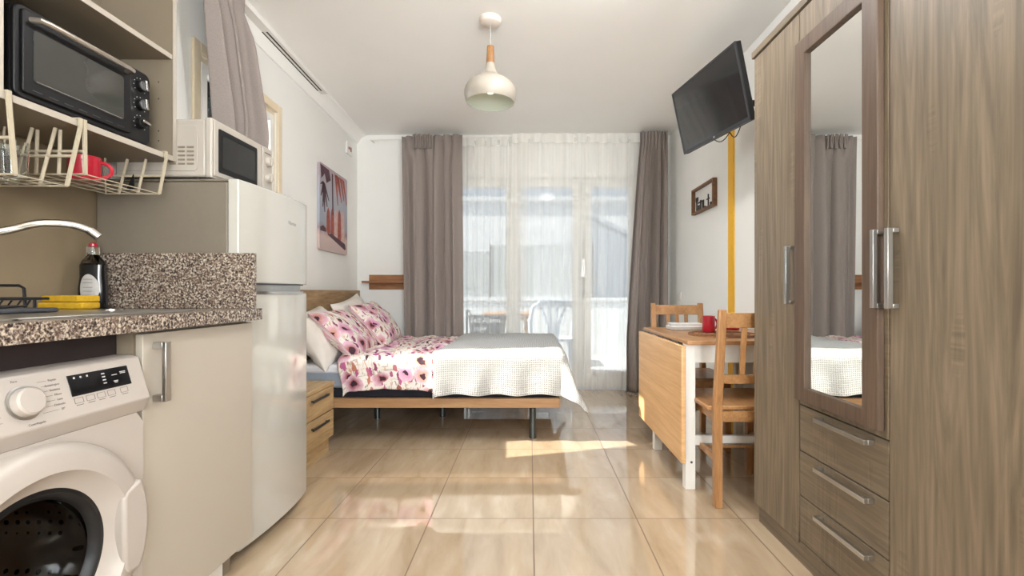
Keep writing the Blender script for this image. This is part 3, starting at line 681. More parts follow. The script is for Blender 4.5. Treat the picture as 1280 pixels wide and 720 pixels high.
def blk(u, v):
    a = -0.625+(0.505+0.625)*u; b_ = 2.79+(4.66-2.79)*v
    a += 0.012*math.sin(b_*7)*(1-u)
    p = bl(a, b_)
    if u < 0.04: p.z -= 0.02*(1-u/0.04)**2
    if b_ < 3.0 and a < 0.2: p.z += 0.006*math.sin(a*24)*(3.0-b_)/0.2
    return p
mb = MB().grid(130, 170, blk, lambda u, v: (u*1.1, v*1.825))
o = mb.build('waffle_blanket', M_waffle, None, (-0.2, 3.78, 0.55), solid=0.008, sub=1)
tag(o, 'off-white waffle-weave blanket laid over the foot of the bed', 'blanket')

def pillow(name, label, mat, c, W, H, T, lean, yaw=0, roll=0, seed=0, group=None):
    mb = MB()
    def sh(u, v, s):
        x, y = 2*u-1, 2*v-1
        e = max(0.0, (1-abs(x)**3.2))**0.6*max(0.0, (1-abs(y)**3.2))**0.6
        pin = 1+0.05*(abs(x)*abs(y))**3-0.05*(1-x*x)*abs(y)**4-0.05*(1-y*y)*abs(x)**4
        wr = 0.014*noise.noise(Vector((x*3, y*3, seed+s)))+0.008*noise.noise(Vector((x*8, y*7, seed+s*2)))
        return Vector((x*W/2*pin, y*H/2*pin, s*(T/2*e+0.003)+wr*min(1, e*3)))
    for s in (1, -1): mb.grid(44, 34, lambda u, v: sh(u, v, s), lambda u, v: (u*W+seed*0.37, v*H+s*0.5))
    bmesh.ops.remove_doubles(mb.bm, verts=mb.bm.verts, dist=0.0001)
    vs = [v for v in mb.bm.verts if v.is_boundary]
    edges = [e for e in mb.bm.edges if e.is_boundary]
    bmesh.ops.bridge_loops(mb.bm, edges=edges) if edges else None
    # local x -> world Y, local y -> up, local z -> world +X (towards bed foot); lean backwards
    Mx = Matrix.Rotation(R(yaw), 4, 'Z') @ Matrix.Rotation(R(-lean), 4, 'Y') @ Matrix.Rotation(R(roll), 4, 'X') @ Matrix(((0, 0, 1, 0), (1, 0, 0, 0), (0, 1, 0, 0), (0, 0, 0, 1)))
    for v in mb.bm.verts: v.co = Vector(c)+(Mx @ v.co)
    o = mb.build(name, mat, None, c, sub=1)
    return tag(o, label, 'pillow', group)
M_pil = plain('white_pillow_cotton', srgb(222, 216, 208), 0.9, var=0.01)
pillow('pillow', 'plain white pillow at the near side, behind the front floral pillow', M_pil, (-1.465, 3.36, 0.66), 0.62, 0.42, 0.19, 30, 6, 4, 3)
pillow('pillow', 'plain white pillow peeking out behind the far floral pillow', M_pil, (-1.475, 4.02, 0.715), 0.64, 0.42, 0.15, 20, 0, 8, 5)
pillow('floral_pillow', 'floral pillow nearest the camera, its corner over the bed edge', M_floral, (-1.325, 3.46, 0.672), 0.66, 0.43, 0.16, 44, 5, 0, 11)
pillow('floral_pillow', 'floral pillow on the far side of the bed, by the taupe curtain', M_floral, (-1.285, 4.03, 0.705), 0.70, 0.43, 0.17, 40, 4, 2, 23)

# ------------------------------------------------------------------ nightstand
t = thing('nightstand', 'two-drawer oak nightstand between the fridge and the bed', 'nightstand', (-1.4, 2.68, 0))
B(-1.60, -1.215, 2.475, 2.905, 0.09, 0.405).build('body', M_nightwood, t)
B(-1.60, -1.195, 2.465, 2.915, 0.405, 0.428).build('top', M_nightwood, t, bevel=0.002)
B(-1.58, -1.225, 2.48, 2.90, 0.0, 0.09).build('plinth', M_nightwood, t)
for z0, z1 in ((0.262, 0.402), (0.098, 0.256)):
    d = B(-1.215, -1.198, 2.470, 2.910, z0, z1).build('drawer', M_nightwood, t, bevel=0.002)
    zc = (z0+z1)/2+0.035
    mb = B(-1.186, -1.178, 2.60, 2.81, zc-0.007, zc+0.007)
    for y in (2.61, 2.79): mb.box(-1.198, -1.186, y, y+0.01, zc-0.005, zc+0.005)
    mb.build('handle', M_darksteel, d, bevel=0.002)

# ------------------------------------------------------------------ kitchen: fridge
t = thing('fridge', 'white fridge-freezer with a curved front, beside the granite counter', 'fridge', (-1.3, 1.97, 0))
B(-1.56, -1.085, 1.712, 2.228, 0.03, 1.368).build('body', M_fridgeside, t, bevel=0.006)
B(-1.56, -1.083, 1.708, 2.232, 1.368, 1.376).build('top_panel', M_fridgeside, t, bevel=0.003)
def fdoor(z0, z1, name='door'):
    n = 20; pts = []
    for i in range(n+1):
        y = 1.708+0.524*i/n; k = 2*(i/n)-1; pts.append((-1.045+0.020*(1-k*k), y))
    pts += [(-1.083, 2.232), (-1.083, 1.708)]
    return MB().prism(pts, 'z', z0, z1)
dU = fdoor(1.002, 1.376).build('freezer_door', M_fridge, t, bevel=0.004)
dL = fdoor(0.035, 0.965).build('door', M_fridge, t, bevel=0.004)
mb = MB()
pts = []
for i in range(13):
    y = 1.725+0.49*i/12; k = 2*(y-1.708)/0.524-1; pts.append((-1.070+0.020*(1-k*k), y))
MB().prism(pts+[(-1.083, 2.215), (-1.083, 1.725)], 'z', 0.965, 1.002).build('handle_recess', M_steel, t)
pts = []; pin = []
for i in range(13):
    y = 1.712+0.46*i/12; k = 2*(y-1.708)/0.524-1; pts.append((-1.041+0.020*(1-k*k), y)); pin.append((-1.052+0.020*(1-k*k), y))
MB().prism(pts+pin[::-1], 'z', 0.962, 0.972).build('chrome_trim', M_chrome, t)
MB().prism(pts+pin[::-1], 'z', 0.998, 1.003).build('chrome_trim', M_darksteel, t)
k = 2*(2.04-1.708)/0.524-1
text('Hisense', 0.022, M_chrome, dU, (-1.0435+0.020*(1-k*k)+0.0006, 2.055, 1.265), (-0.02, 1, 0), (0, 0, 1), name='logo')
for x in (-1.5, -1.12):
    for y in (1.76, 2.18): MB().cyl((x, y, 0), (x, y, 0.03), 0.018).build('foot', M_black, t)

# microwave on the fridge
t = thing('microwave', 'white microwave with two dials, standing on top of the fridge', 'microwave', (-1.33, 1.92, 1.376))
z0 = 1.388; z1 = 1.598; xf = -1.148
B(-1.50, xf-0.025, 1.722, 2.112, z0, z1).build('body', M_mwwhite, t, bevel=0.008)
B(xf-0.025, xf, 1.718, 2.116, z0-0.004, z1+0.004).build('front', M_mwwhite, t, bevel=0.006)
d = B(xf, xf+0.006, 1.725, 2.03, z0+0.004, z1-0.004).build('door', M_mwwhite, t, bevel=0.004)
MB().prism(rrect(1.747, 1.992, z0+0.022, z1-0.028, 0.006), 'x', xf+0.004, xf+0.0085).build('window_border', M_black, d)
MB().prism(rrect(1.765, 1.974, z0+0.042, z1-0.048, 0.004), 'x', xf+0.0085, xf+0.0095).build('window', M_blackgloss, d)
p = B(xf, xf+0.008, 2.035, 2.108, z0+0.004, z1-0.004).build('control_panel', M_mwwhite, t, bevel=0.004)
for zc in (1.535, 1.464):
    kb = MB().lathe([(0.021, 0), (0.020, 0.012), (0.017, 0.016)], (xf+0.008, 2.072, zc), 'x', 28).build('dial', M_mwwhite, p)
    B(xf+0.022, xf+0.030, 2.068, 2.076, zc-0.018, zc+0.018).build('dial_grip', M_mwwhite, kb, bevel=0.002)
MB().box(xf+0.0075, xf+0.009, 2.05, 2.095, 1.569, 1.573).build('marking', M_text, p)
mb = MB()
for i in range(3):
    for j in range(5): mb.box(-1.300+i*0.032, -1.276+i*0.032, 1.7160, 1.7190, 1.43+j*0.015, 1.436+j*0.015)
mb.build('vent', M_greylam, t)
MB().prism(rrect(-1.49, -1.20, z0+0.02, z1-0.025, 0.015), 'y', 1.7185, 1.7225).build('side_panel', M_mwwhite, t, bevel=0.001)
for x in (-1.45, -1.21):
    for y in (1.76, 2.08): MB().cyl((x, y, 1.376), (x, y, z0), 0.012, 12).build('foot', M_black, t)

# ------------------------------------------------------------------ kitchen: base units, worktop
WK = lambda y: WL(y)+0.012
t = thing('base_cabinet', 'cream base cabinet with steel bar handle under the granite counter', 'cabinet', (-1.2, 1.45, 0))
mb = MB(); mb.box(-1.53, -1.006, 1.204, 1.220, 0.10, 0.868); mb.box(-1.53, -1.006, 1.674, 1.690, 0.10, 0.868)
mb.box(-1.53, -1.52, 1.22, 1.674, 0.10, 0.868); mb.box(-1.52, -1.006, 1.22, 1.674, 0.10, 0.116); mb.box(-1.52, -1.006, 1.22, 1.674, 0.84, 0.868)
mb.build('body', M_greylam, t)
d = B(-1.004, -0.985, 1.212, 1.690, 0.098, 0.862).build('door', M_creamlam, t, bevel=0.0015)
mb = B(-0.960, -0.950, 1.243, 1.262, 0.683, 0.838); mb.box(-0.985, -0.960, 1.243, 1.262, 0.683, 0.700); mb.box(-0.985, -0.960, 1.243, 1.262, 0.821, 0.838)
mb.build('handle', M_steel, d, bevel=0.001)
B(-1.06, -1.045, 1.20, 1.62, 0.0, 0.098).build('plinth', M_white, t)
B(-1.06, -1.045, 1.625, 1.66, 0.0, 0.098).build('leg', M_greylam, t)
o = MB().box(-1.53, -1.006, 0.575, 0.592, 0.0, 0.868).build('cabinet_end_panel', M_greylam, None, (-1.25, 0.58, 0))
tag(o, 'grey-beige end panel on the near side of the washing machine', 'panel')
# worktop with a sink cut-out
t = thing('granite_worktop', 'speckled granite worktop with a thick front edge over washer and cabinet', 'worktop', (-1.25, 1.1, 0.872))
SX0, SX1, SY0, SY1 = -1.42, -1.06, 0.50, 0.96
mb = MB(); mb.box(-1.535, -0.955, 0.30, SY0, 0.872, 0.912); mb.box(-1.535, -0.955, SY1, 1.70, 0.872, 0.912)
mb.box(-1.535, SX0, SY0, SY1, 0.872, 0.912); mb.box(SX1, -0.955, SY0, SY1, 0.872, 0.912)
mb.build('slab', M_granite, t)
o = B(-1.555, -0.975, 1.682, 1.7005, 0.912, 1.108).build('granite_upstand', M_granite, None, (-1.27, 1.69, 0.912), bevel=0.002)
tag(o, 'speckled granite upstand at the end of the worktop against the fridge', 'splashback')
t = thing('sink', 'stainless steel inset sink with drainer rim in the worktop', 'sink', (-1.24, 1.05, 0.912))
mb = MB()
mb.box(SX0-0.03, SX1+0.03, SY0-0.04, SY0+0.012, 0.912, 0.917); mb.box(SX0-0.03, SX1+0.03, SY1-0.012, 1.46, 0.912, 0.917)
mb.box(SX0-0.03, SX0+0.012, SY0, SY1, 0.912, 0.917); mb.box(SX1-0.012, SX1+0.03, SY0, SY1, 0.912, 0.917)
mb.build('rim', M_steel, t, bevel=0.001)
mb = MB(); mb.box(SX0+0.002, SX1-0.002, SY0+0.002, SY1-0.002, 0.835, 0.839); mb.box(SX0+0.002, SX0+0.006, SY0+0.002, SY1-0.002, 0.839, 0.914)
mb.box(SX1-0.006, SX1-0.002, SY0+0.002, SY1-0.002, 0.839, 0.914); mb.box(SX0+0.006, SX1-0.006, SY0+0.002, SY0+0.006, 0.839, 0.914); mb.box(SX0+0.006, SX1-0.006, SY1-0.006, SY1-0.002, 0.839, 0.914)
mb.build('bowl', M_steel, t)
MB().lathe([(0.03, 0), (0.03, 0.004), (0.022, 0.005)], (-1.22, 1.39, 0.917), seg=24).build('drain_ring', M_chrome, t)
# tap
t = thing('kitchen_tap', 'chrome kitchen tap with a high curved spout over the sink', 'tap', (-1.45, 0.935, 0.917))
bx_, by_ = -1.45, 0.935
MB().lathe([(0.028, 0), (0.028, 0.01), (0.022, 0.02), (0.022, 0.06), (0.016, 0.07)], (bx_, by_, 0.917)).build('body', M_chrome, t)
key = [(bx_, by_, 0.98), (bx_+0.003, by_+0.01, 1.02), (-1.41, 1.04, 1.080), (-1.335, 1.19, 1.120), (-1.275, 1.235, 1.148), (-1.225, 1.275, 1.150), (-1.192, 1.30, 1.134)]
pth = []
for i in range(len(key)-1):
    p0, p1, p2, p3 = [Vector(key[min(max(k, 0), len(key)-1)]) for k in (i-1, i, i+1, i+2)]
    for q in range(5):
        a = q/5; pth.append(0.5*((2*p1)+(p2-p0)*a+(2*p0-5*p1+4*p2-p3)*a*a+(3*p1-p0-3*p2+p3)*a**3))
P3 = Vector(key[-1]); pth.append(P3)
MB().tube(pth, 0.0100, 16).build('spout', M_chrome, t)
MB().tube([P3-Vector((0.006, 0.004, -0.004)), P3+Vector((0.010, 0.006, -0.014))], 0.0118, 16).build('aerator', M_chrome, t)
MB().tube([(bx_, by_-0.02, 0.96), (bx_+0.01, by_-0.09, 0.99)], [0.009, 0.007], 12).build('lever', M_chrome, t)
# drying rack
t = thing('dish_rack', 'black wire dish rack on a dark tray beside the sink', 'dish rack', (-1.4, 1.12, 0.917))
B(-1.52, -1.25, 0.98, 1.265, 0.9175, 0.929).build('tray', M_grey, t, bevel=0.004)
for yr in (0.99, 1.25):
    MB().tube([(-1.50, yr, 0.929), (-1.50, yr, 0.978), (-1.49, yr, 0.987), (-1.34, yr, 0.987), (-1.328, yr, 0.980), (-1.324, yr, 0.929)], 0.0038, 8).build('end_frame', M_blackwire, t)
mb = MB()
mb.tube([(-1.51, 0.99, 0.953), (-1.265, 0.99, 0.953), (-1.265, 1.25, 0.953), (-1.51, 1.25, 0.953)], 0.0035, 8, closed=True)
for i in range(9):
    x = -1.50+0.024*i; mb.tube([(x, 1.25, 0.953), (x-0.003, 1.24, 0.934), (x, 1.18, 0.931), (x, 1.02, 0.931), (x, 0.99, 0.953)], 0.0026, 6)
for y in (0.99, 1.25): mb.cyl((-1.30, y, 0.929), (-1.30, y, 0.953), 0.0035, 8)
mb.build('wire_basket', M_blackwire, t)
# sponges
for i, (a, zz, y) in enumerate(((4, 0.917, 1.49), (-7, 0.9385, 1.495))):
    M = Matrix.Translation((-1.44, y, zz)) @ Matrix.Rotation(R(a), 4, 'Z')
    t = thing('sponge', ['yellow kitchen sponge lying directly on the sink drainer, lower of two', 'yellow kitchen sponge lying on top of the other sponge'][i], 'sponge', (-1.44, y, zz), 'yellow sponges by the sink')
    B(-0.065, 0.065, -0.035, 0.035, 0.0, 0.021, M=M).build('foam', M_sponge, t, bevel=0.005, seg=3)
# soap bottle
t = thing('soap_bottle', 'dark washing-up liquid bottle with clear shoulders and red cap by the granite upstand', 'bottle', (-1.49, 1.625, 0.912))
def oval(prof, sx=1.0, sy=0.6, c=(-1.49, 1.625, 0.912)):
    mb = MB().lathe(prof, (0, 0, 0), seg=32)
    for v in mb.bm.verts: v.co = Vector((c[0]+v.co.x*sx, c[1]+v.co.y*sy, c[2]+v.co.z))
    return mb
oval([(0.040, 0), (0.045, 0.006), (0.046, 0.07), (0.041, 0.11), (0.042, 0.150)]).build('body', M_blackgloss, t)
oval([(0.041, 0.150), (0.034, 0.165), (0.021, 0.180), (0.017, 0.185)]).build('shoulder', M_tumbler, t)
oval([(0.017, 0.185), (0.017, 0.212)], 1, 1).build('neck', M_tumbler, t)
oval([(0.012, 0.212), (0.012, 0.222), (0.007, 0.226)], 1, 1).build('cap', M_red, t)
lab = MB(); pts = [(0.024*math.cos(a*math.pi/12), 0.045*math.sin(a*math.pi/12)*1.15) for a in range(24)]
lab.grid(12, 12, lambda u, v: Vector((0, 0, 0)))
lab.bm.free(); lab = MB()
def lf(u, v):
    r = u; a = 2*math.pi*v; x = 0.029*r*math.cos(a)+0.009; z = 0.050*r*math.sin(a)+0.068
    y = -0.6*math.sqrt(max(0, 0.0475**2-x*x))-0.0005
    return Vector((-1.49+x, 1.625+y, 0.912+z))
lab.grid(8, 32, lf); lb = lab.build('label', M_label, t)
mb = MB()
for i in range(8): mb.box(-1.495+i*0.004, -1.4932+i*0.004, 1.5955, 1.5965, 0.938, 0.950)
for zz in (0.972, 0.985, 1.0, 1.012): mb.box(-1.498, -1.466, 1.5955, 1.5965, zz, zz+0.0012)
mb.build('print', M_text, lb)

# ------------------------------------------------------------------ washing machine
t = thing('washing_machine', 'white front-loading washing machine under the granite worktop', 'washing machine', (-1.25, 0.9, 0))
xf = -0.972; y0, y1 = 0.600, 1.198; yc, zc = 0.925, 0.42
# cabinet (its front carries a round opening)
mb = MB(); mb.box(-1.50, -1.48, y0, y1, 0.02, 0.80); mb.box(-1.48, xf-0.02, y0, y0+0.012, 0.02, 0.80); mb.box(-1.48, xf-0.02, y1-0.012, y1, 0.02, 0.80)
mb.box(-1.48, xf-0.02, y0+0.012, y1-0.012, 0.02, 0.035); mb.box(-1.48, xf-0.02, y0+0.012, y1-0.012, 0.785, 0.80)
mb.build('body', M_washer, t, bevel=0.004)
mb = MB()
n = 64; inn = [mb.bm.verts.new((xf, yc+0.20*math.cos(2*math.pi*k/n), zc+0.20*math.sin(2*math.pi*k/n))) for k in range(n)]
def sq(k):
    c, s_ = math.cos(2*math.pi*k/n), math.sin(2*math.pi*k/n)
    ty = (y1-yc)/c if c > 1e-9 else ((y0-yc)/c if c < -1e-9 else 1e9); tz = (0.6725-zc)/s_ if s_ > 1e-9 else ((0.10-zc)/s_ if s_ < -1e-9 else 1e9)
    q = min(ty, tz); return (yc+c*q, zc+s_*q)
outv = [mb.bm.verts.new((xf,)+sq(k)) for k in range(n)]; bk = [mb.bm.verts.new((xf-0.02, v.co.y, v.co.z)) for v in outv]
bi = [mb.bm.verts.new((xf-0.02, v.co.y, v.co.z)) for v in inn]
for k in range(n):
    j = (k+1) % n
    mb.bm.faces.new((inn[k], inn[j], outv[j], outv[k])); mb.bm.faces.new((outv[k], outv[j], bk[j], bk[k])); mb.bm.faces.new((inn[k], bi[k], bi[j], inn[j]))
mb.build('front_panel', M_washer, t)
B(xf-0.02, xf-0.002, y0, y1, 0.02, 0.097).build('kick_plate', M_washer, t, bevel=0.002)
pn = MB().prism([(xf-0.02, 0.672), (xf, 0.672), (xf+0.018, 0.706), (xf-0.012, 0.808), (xf-0.03, 0.813), (-1.50, 0.813), (-1.50, 0.80), (xf-0.02, 0.80)], 'y', y0, y1)
pn = pn.build('control_panel', M_washpanel, t, bevel=0.003)
pd = Vector((-0.030, 0, 0.102)).normalized(); pnn = Vector((0.102, 0, 0.030)).normalized()
def onp(y, z, d=0.0):
    k = (z-0.706)/0.102; return Vector((xf+0.018-0.030*k, y, z))+pnn*d
def pquad(mb, ya, yb, za, zb, d0, d1):
    vs = [mb.bm.verts.new(onp(y, z, d)) for d in (d0, d1) for y in (ya, yb) for z in (za, zb)]
    for f in ((0,1,3,2),(4,6,7,5),(0,4,5,1),(2,3,7,6),(0,2,6,4),(1,5,7,3)): mb.bm.faces.new([vs[i] for i in f])
mb = MB(); pquad(mb, 1.005, 1.155, 0.748, 0.792, 0, 0.0015); dsp = mb.build('display', M_blackgloss, pn, bevel=0.001)
mb = MB()
for y, z in ((1.019, 0.785), (1.034, 0.785), (1.049, 0.785)): pquad(mb, y-0.002, y+0.002, z-0.002, z+0.002, 0.0015, 0.0019)
for z in (0.783, 0.776, 0.769, 0.762): pquad(mb, 1.083, 1.091, z-0.0013, z+0.0013, 0.0015, 0.0019)
for y, z, w_ in ((1.115, 0.776, 0.014), (1.115, 0.762, 0.012), (1.115, 0.759, 0.008), (1.138, 0.780, 0.016), (1.138, 0.777, 0.014)): pquad(mb, y-w_/2, y+w_/2, z-0.001, z+0.001, 0.0015, 0.0019)
mb.build('display_markings', M_label, dsp)
mb = MB()
for i, y in enumerate((1.018, 1.045, 1.071, 1.097, 1.131)):
    for ya, yb, za, zb in ((y-0.010, y+0.010, 0.7435, 0.7442), (y-0.010, y+0.010, 0.7328, 0.7335), (y-0.010, y-0.0094, 0.7335, 0.7435), (y+0.0094, y+0.010, 0.7335, 0.7435)):
        pquad(mb, ya, yb, za, zb, 0, 0.0004)
    pquad(mb, y-0.008, y+0.008, 0.7285, 0.7297, 0, 0.0004)
mb.build('buttons', M_text, pn)
for body, y, z in (('Paro', 0.905, 0.799), ('Centrifugado', 0.925, 0.7145), ('Rápido', 0.975, 0.790), ('Antialérgico', 0.972, 0.780), ('Sintético', 0.975, 0.770), ('Mixto', 0.979, 0.760), ('Lana', 0.980, 0.750), ('Delicado', 0.977, 0.740), ('20°', 0.981, 0.730),
                   ('Algodón', 0.843, 0.744), ('Prelavado', 0.843, 0.730), ('Aclarado', 0.845, 0.722)):
    text(body, 0.0062, M_text, pn, onp(y, z, 0.0003), (0, 1, 0), pd, extrude=0.0001)
mb = MB()
for ys, ye, z1_, z2_ in ((0.945, 0.963, 0.787, 0.790), (0.951, 0.960, 0.779, 0.780), (0.953, 0.962, 0.769, 0.770), (0.955, 0.968, 0.760, 0.760), (0.953, 0.970, 0.752, 0.750), (0.950, 0.966, 0.743, 0.740), (0.941, 0.973, 0.733, 0.730)):
    pquad(mb, ys, ye, z2_-0.0003, z2_+0.0003, 0, 0.0004); pquad(mb, 0.857, 0.868, z2_-0.0003, z2_+0.0003, 0, 0.0004)
mb.build('dial_lines', M_text, pn)
# dial
def axl(prof, c, seg=40):   # lathe about the panel normal
    mb = MB().lathe(prof, (0, 0, 0), 'x', seg); q = Matrix((pnn, Vector((0, 1, 0)), pd)).transposed().to_4x4()
    for v in mb.bm.verts: v.co = q @ v.co+c
    return mb
kc = onp(0.912, 0.757)
kb = axl([(0.033, 0), (0.033, 0.003), (0.029, 0.004)], kc).build('dial_ring', M_steel, pn)
axl([(0.0285, 0.003), (0.0265, 0.016), (0.023, 0.019), (0.012, 0.0195)], kc).build('dial', M_washpanel, kb)
# door
dr = MB().lathe([(0.246, 0.0), (0.246, 0.016), (0.240, 0.027), (0.226, 0.034), (0.192, 0.036), (0.185, 0.026), (0.168, 0.010), (0.157, 0.004), (0.157, -0.004)], (xf, yc, zc), 'x', 80, cap0=False, cap1=False)
dr = dr.build('door_ring', M_washpanel, t)
MB().lathe([(0.157, 0.004), (0.148, 0.006), (0.140, 0.000), (0.134, -0.012)], (xf, yc, zc), 'x', 72, cap0=False, cap1=False).build('door_seal', M_black, dr)
def m_drum():
    m, nt, b = newmat('perforated_drum_steel')
    vo = N(nt, 'ShaderNodeTexVoronoi', feature='F1'); vo.inputs['Scale'].default_value = 38; vo.inputs['Randomness'].default_value = 0.1
    L(nt, coords(nt), vo.inputs['Vector'])
    L(nt, mixc(nt, math_(nt, 'LESS_THAN', vo.outputs['Distance'], 0.25), srgb(196, 176, 156), srgb(24, 20, 20)), b.inputs['Base Color'])
    b.inputs['Metallic'].default_value = 0.7; b.inputs['Roughness'].default_value = 0.4; return m
M_drum = m_drum()
def m_bowl():
    m, nt, b = newmat('door_bowl_glass')
    n = noise_(nt, coords(nt), 3, 1); L(nt, ramp(nt, n, [(0, (0.5, 0.5, 0.5, 1)), (1, (0.56, 0.56, 0.56, 1))]), b.inputs['Base Color'])
    b.inputs['Transmission Weight'].default_value = 1; b.inputs['Roughness'].default_value = 0.02; b.inputs['IOR'].default_value = 1.15
    return m
MB().lathe([(0.142, -0.008), (0.130, -0.05), (0.10, -0.085), (0.05, -0.105), (0.004, -0.11)], (xf, yc, zc), 'x', 64, cap0=False).build('door_glass', m_bowl(), dr, solid=0.003)
MB().lathe([(0.145, -0.015), (0.19, -0.02), (0.19, -0.10), (0.21, -0.11), (0.21, -0.40), (0.02, -0.405)], (xf, yc, zc), 'x', 64, cap0=False).build('drum', M_drum, t)
mb = MB()
outer = []; inner_ = []
for i in range(13):
    a = R(-27+52*i/12); outer.append((yc+0.2445*math.cos(a), zc+0.2445*math.sin(a)))
prof = outer+[(yc+0.178, zc+0.085), (yc+0.172, zc+0.07), (yc+0.174, zc-0.09), (yc+0.186, zc-0.108)]
MB().prism(prof, 'x', xf+0.004, xf+0.0385).build('door_handle', M_washpanel, dr, bevel=0.008, seg=3)
for x in (-1.45, -1.03):
    for y in (0.65, 1.15): MB().cyl((x, y, 0), (x, y, 0.02), 0.02).build('foot', M_black, t)

o = MB().box(-1.055, -1.04, 0.600, 1.198, 0.8135, 0.8705).build('gap_shade_strip', plain('gap_shade_brown', srgb(38, 28, 27), 0.8, var=0.2), None, (-1.05, 0.9, 0.8135))  # dark strip put in where the gap is only in shade
tag(o, 'dark brown strip standing in for shade in the gap between washing machine and worktop', 'board')
# ------------------------------------------------------------------ wall shelf unit with oven
t = thing('open_wall_unit', 'open beige wall unit with two shelves above the sink', 'wall unit', (-1.42, 1.45, 1.44))
Y0, Y1 = 1.136, 1.716; XS = -1.275; XB = -1.535
B(XB, XS, Y0, Y0+0.016, 1.438, 2.36).build('side_panel', M_greylam, t)
B(XB, XS, Y1-0.016, Y1, 1.438, 2.36).build('side_panel', M_greylam, t)
B(XB, XS-0.002, Y0+0.016, Y1-0.016, 1.438, 1.456).build('shelf', M_greylam, t)
B(XB, XS-0.004, Y0+0.016, Y1-0.016, 1.80, 1.817).build('shelf', M_greylam, t)
B(XB, XS, Y0+0.016, Y1-0.016, 2.342, 2.36).build('top', M_greylam, t)
B(XB-0.004, XB+0.004, Y0+0.016, Y1-0.016, 1.456, 2.342).build('back_panel', M_greylam, t)
mb = MB(); mb.box(XS-0.001, XS+0.002, Y1-0.016, Y1, 1.438, 2.36); mb.box(XS-0.001, XS+0.002, Y0, Y0+0.016, 1.438, 2.36)
mb.box(XS-0.003, XS+0.001, Y0+0.016, Y1-0.016, 1.438, 1.456); mb.box(XS-0.005, XS-0.001, Y0+0.016, Y1-0.016, 1.80, 1.817)
mb.build('edge_banding', M_creamlam, t)
mb = MB()
for z in (1.51, 1.545, 1.66, 1.72): mb.cyl((XS-0.05, Y1-0.0165, z), (XS-0.05, Y1-0.015, z), 0.0025, 10)
mb.build('peg_holes', M_black, t)

# toaster oven
t = thing('toaster_oven', 'black toaster oven with glass door and three dials on the wall unit', 'toaster oven', (-1.4, 1.4, 1.456))
oy0, oy1, oz0, oz1, ox = 1.190, 1.612, 1.466, 1.698, -1.285
B(-1.52, ox-0.012, oy0, oy1, oz0, oz1).build('body', M_black, t, bevel=0.010, seg=3)
MB().prism(rrect(oy0-0.002, oy1+0.002, oz0-0.003, oz1+0.002, 0.022), 'x', ox-0.014, ox-0.002).build('front_frame', M_black, t, bevel=0.003)
d = MB().prism(rrect(oy0+0.012, 1.528, oz0+0.012, oz1-0.008, 0.008), 'x', ox-0.002, ox+0.006).build('door', M_black, t, bevel=0.002)
M_ovenglass = plain('oven_door_glass', srgb(52, 52, 50), 0.08, var=0.04, coat=0.6)
MB().prism(rrect(1.226, 1.498, 1.510, 1.646, 0.010), 'x', ox+0.0055, ox+0.0085).build('door_window', M_ovenglass, d)
mb = MB(); mb.box(ox+0.0085, ox+0.0095, 1.232, 1.49, 1.513, 1.5148); mb.build('window_trim', M_chrome, d)
mb = MB()
for i in range(7): mb.box(ox+0.0055, ox+0.0068, 1.225+i*0.042, 1.25+i*0.042, 1.488, 1.490)
mb.build('vent_marks', M_grey, d)
mb = MB()
mb.tube([(ox+0.004, 1.222, 1.668), (ox+0.028, 1.226, 1.668), (ox+0.032, 1.245, 1.668), (ox+0.032, 1.49, 1.670), (ox+0.030, 1.506, 1.670), (ox+0.004, 1.510, 1.670)], 0.0075, 10)
mb.build('handle', plain('oven_handle_silver', srgb(176, 166, 154), 0.3, 0.8), d)
for zk, sl in ((1.650, 0), (1.588, 0), (1.528, 70)):
    k = MB().lathe([(0.0185, 0), (0.0175, 0.012), (0.015, 0.014)], (ox-0.002, 1.572, zk), 'x', 28).build('dial', M_black, t)
    a = R(sl+12); Mx = Matrix.Translation((ox+0.012, 1.572, zk)) @ Matrix.Rotation(a, 4, 'X')
    B(0, 0.012, -0.004, 0.004, -0.0165, 0.0165, M=Mx).build('dial_grip', M_chrome, k, bevel=0.001)
    mb = MB()
    for q in range(9):
        b_ = R(-130+q*32+90); mb.cyl((ox-0.002, 1.572+0.0245*math.cos(b_), zk+0.0245*math.sin(b_)), (ox-0.0012, 1.572+0.0245*math.cos(b_), zk+0.0245*math.sin(b_)), 0.0012, 6)
    mb.build('dial_marks', M_textw, k)
for x in (-1.48, -1.32):
    for y in (1.23, 1.57): MB().cyl((x, y, 1.456), (x, y, 1.468), 0.012, 12).build('foot', M_black, t)

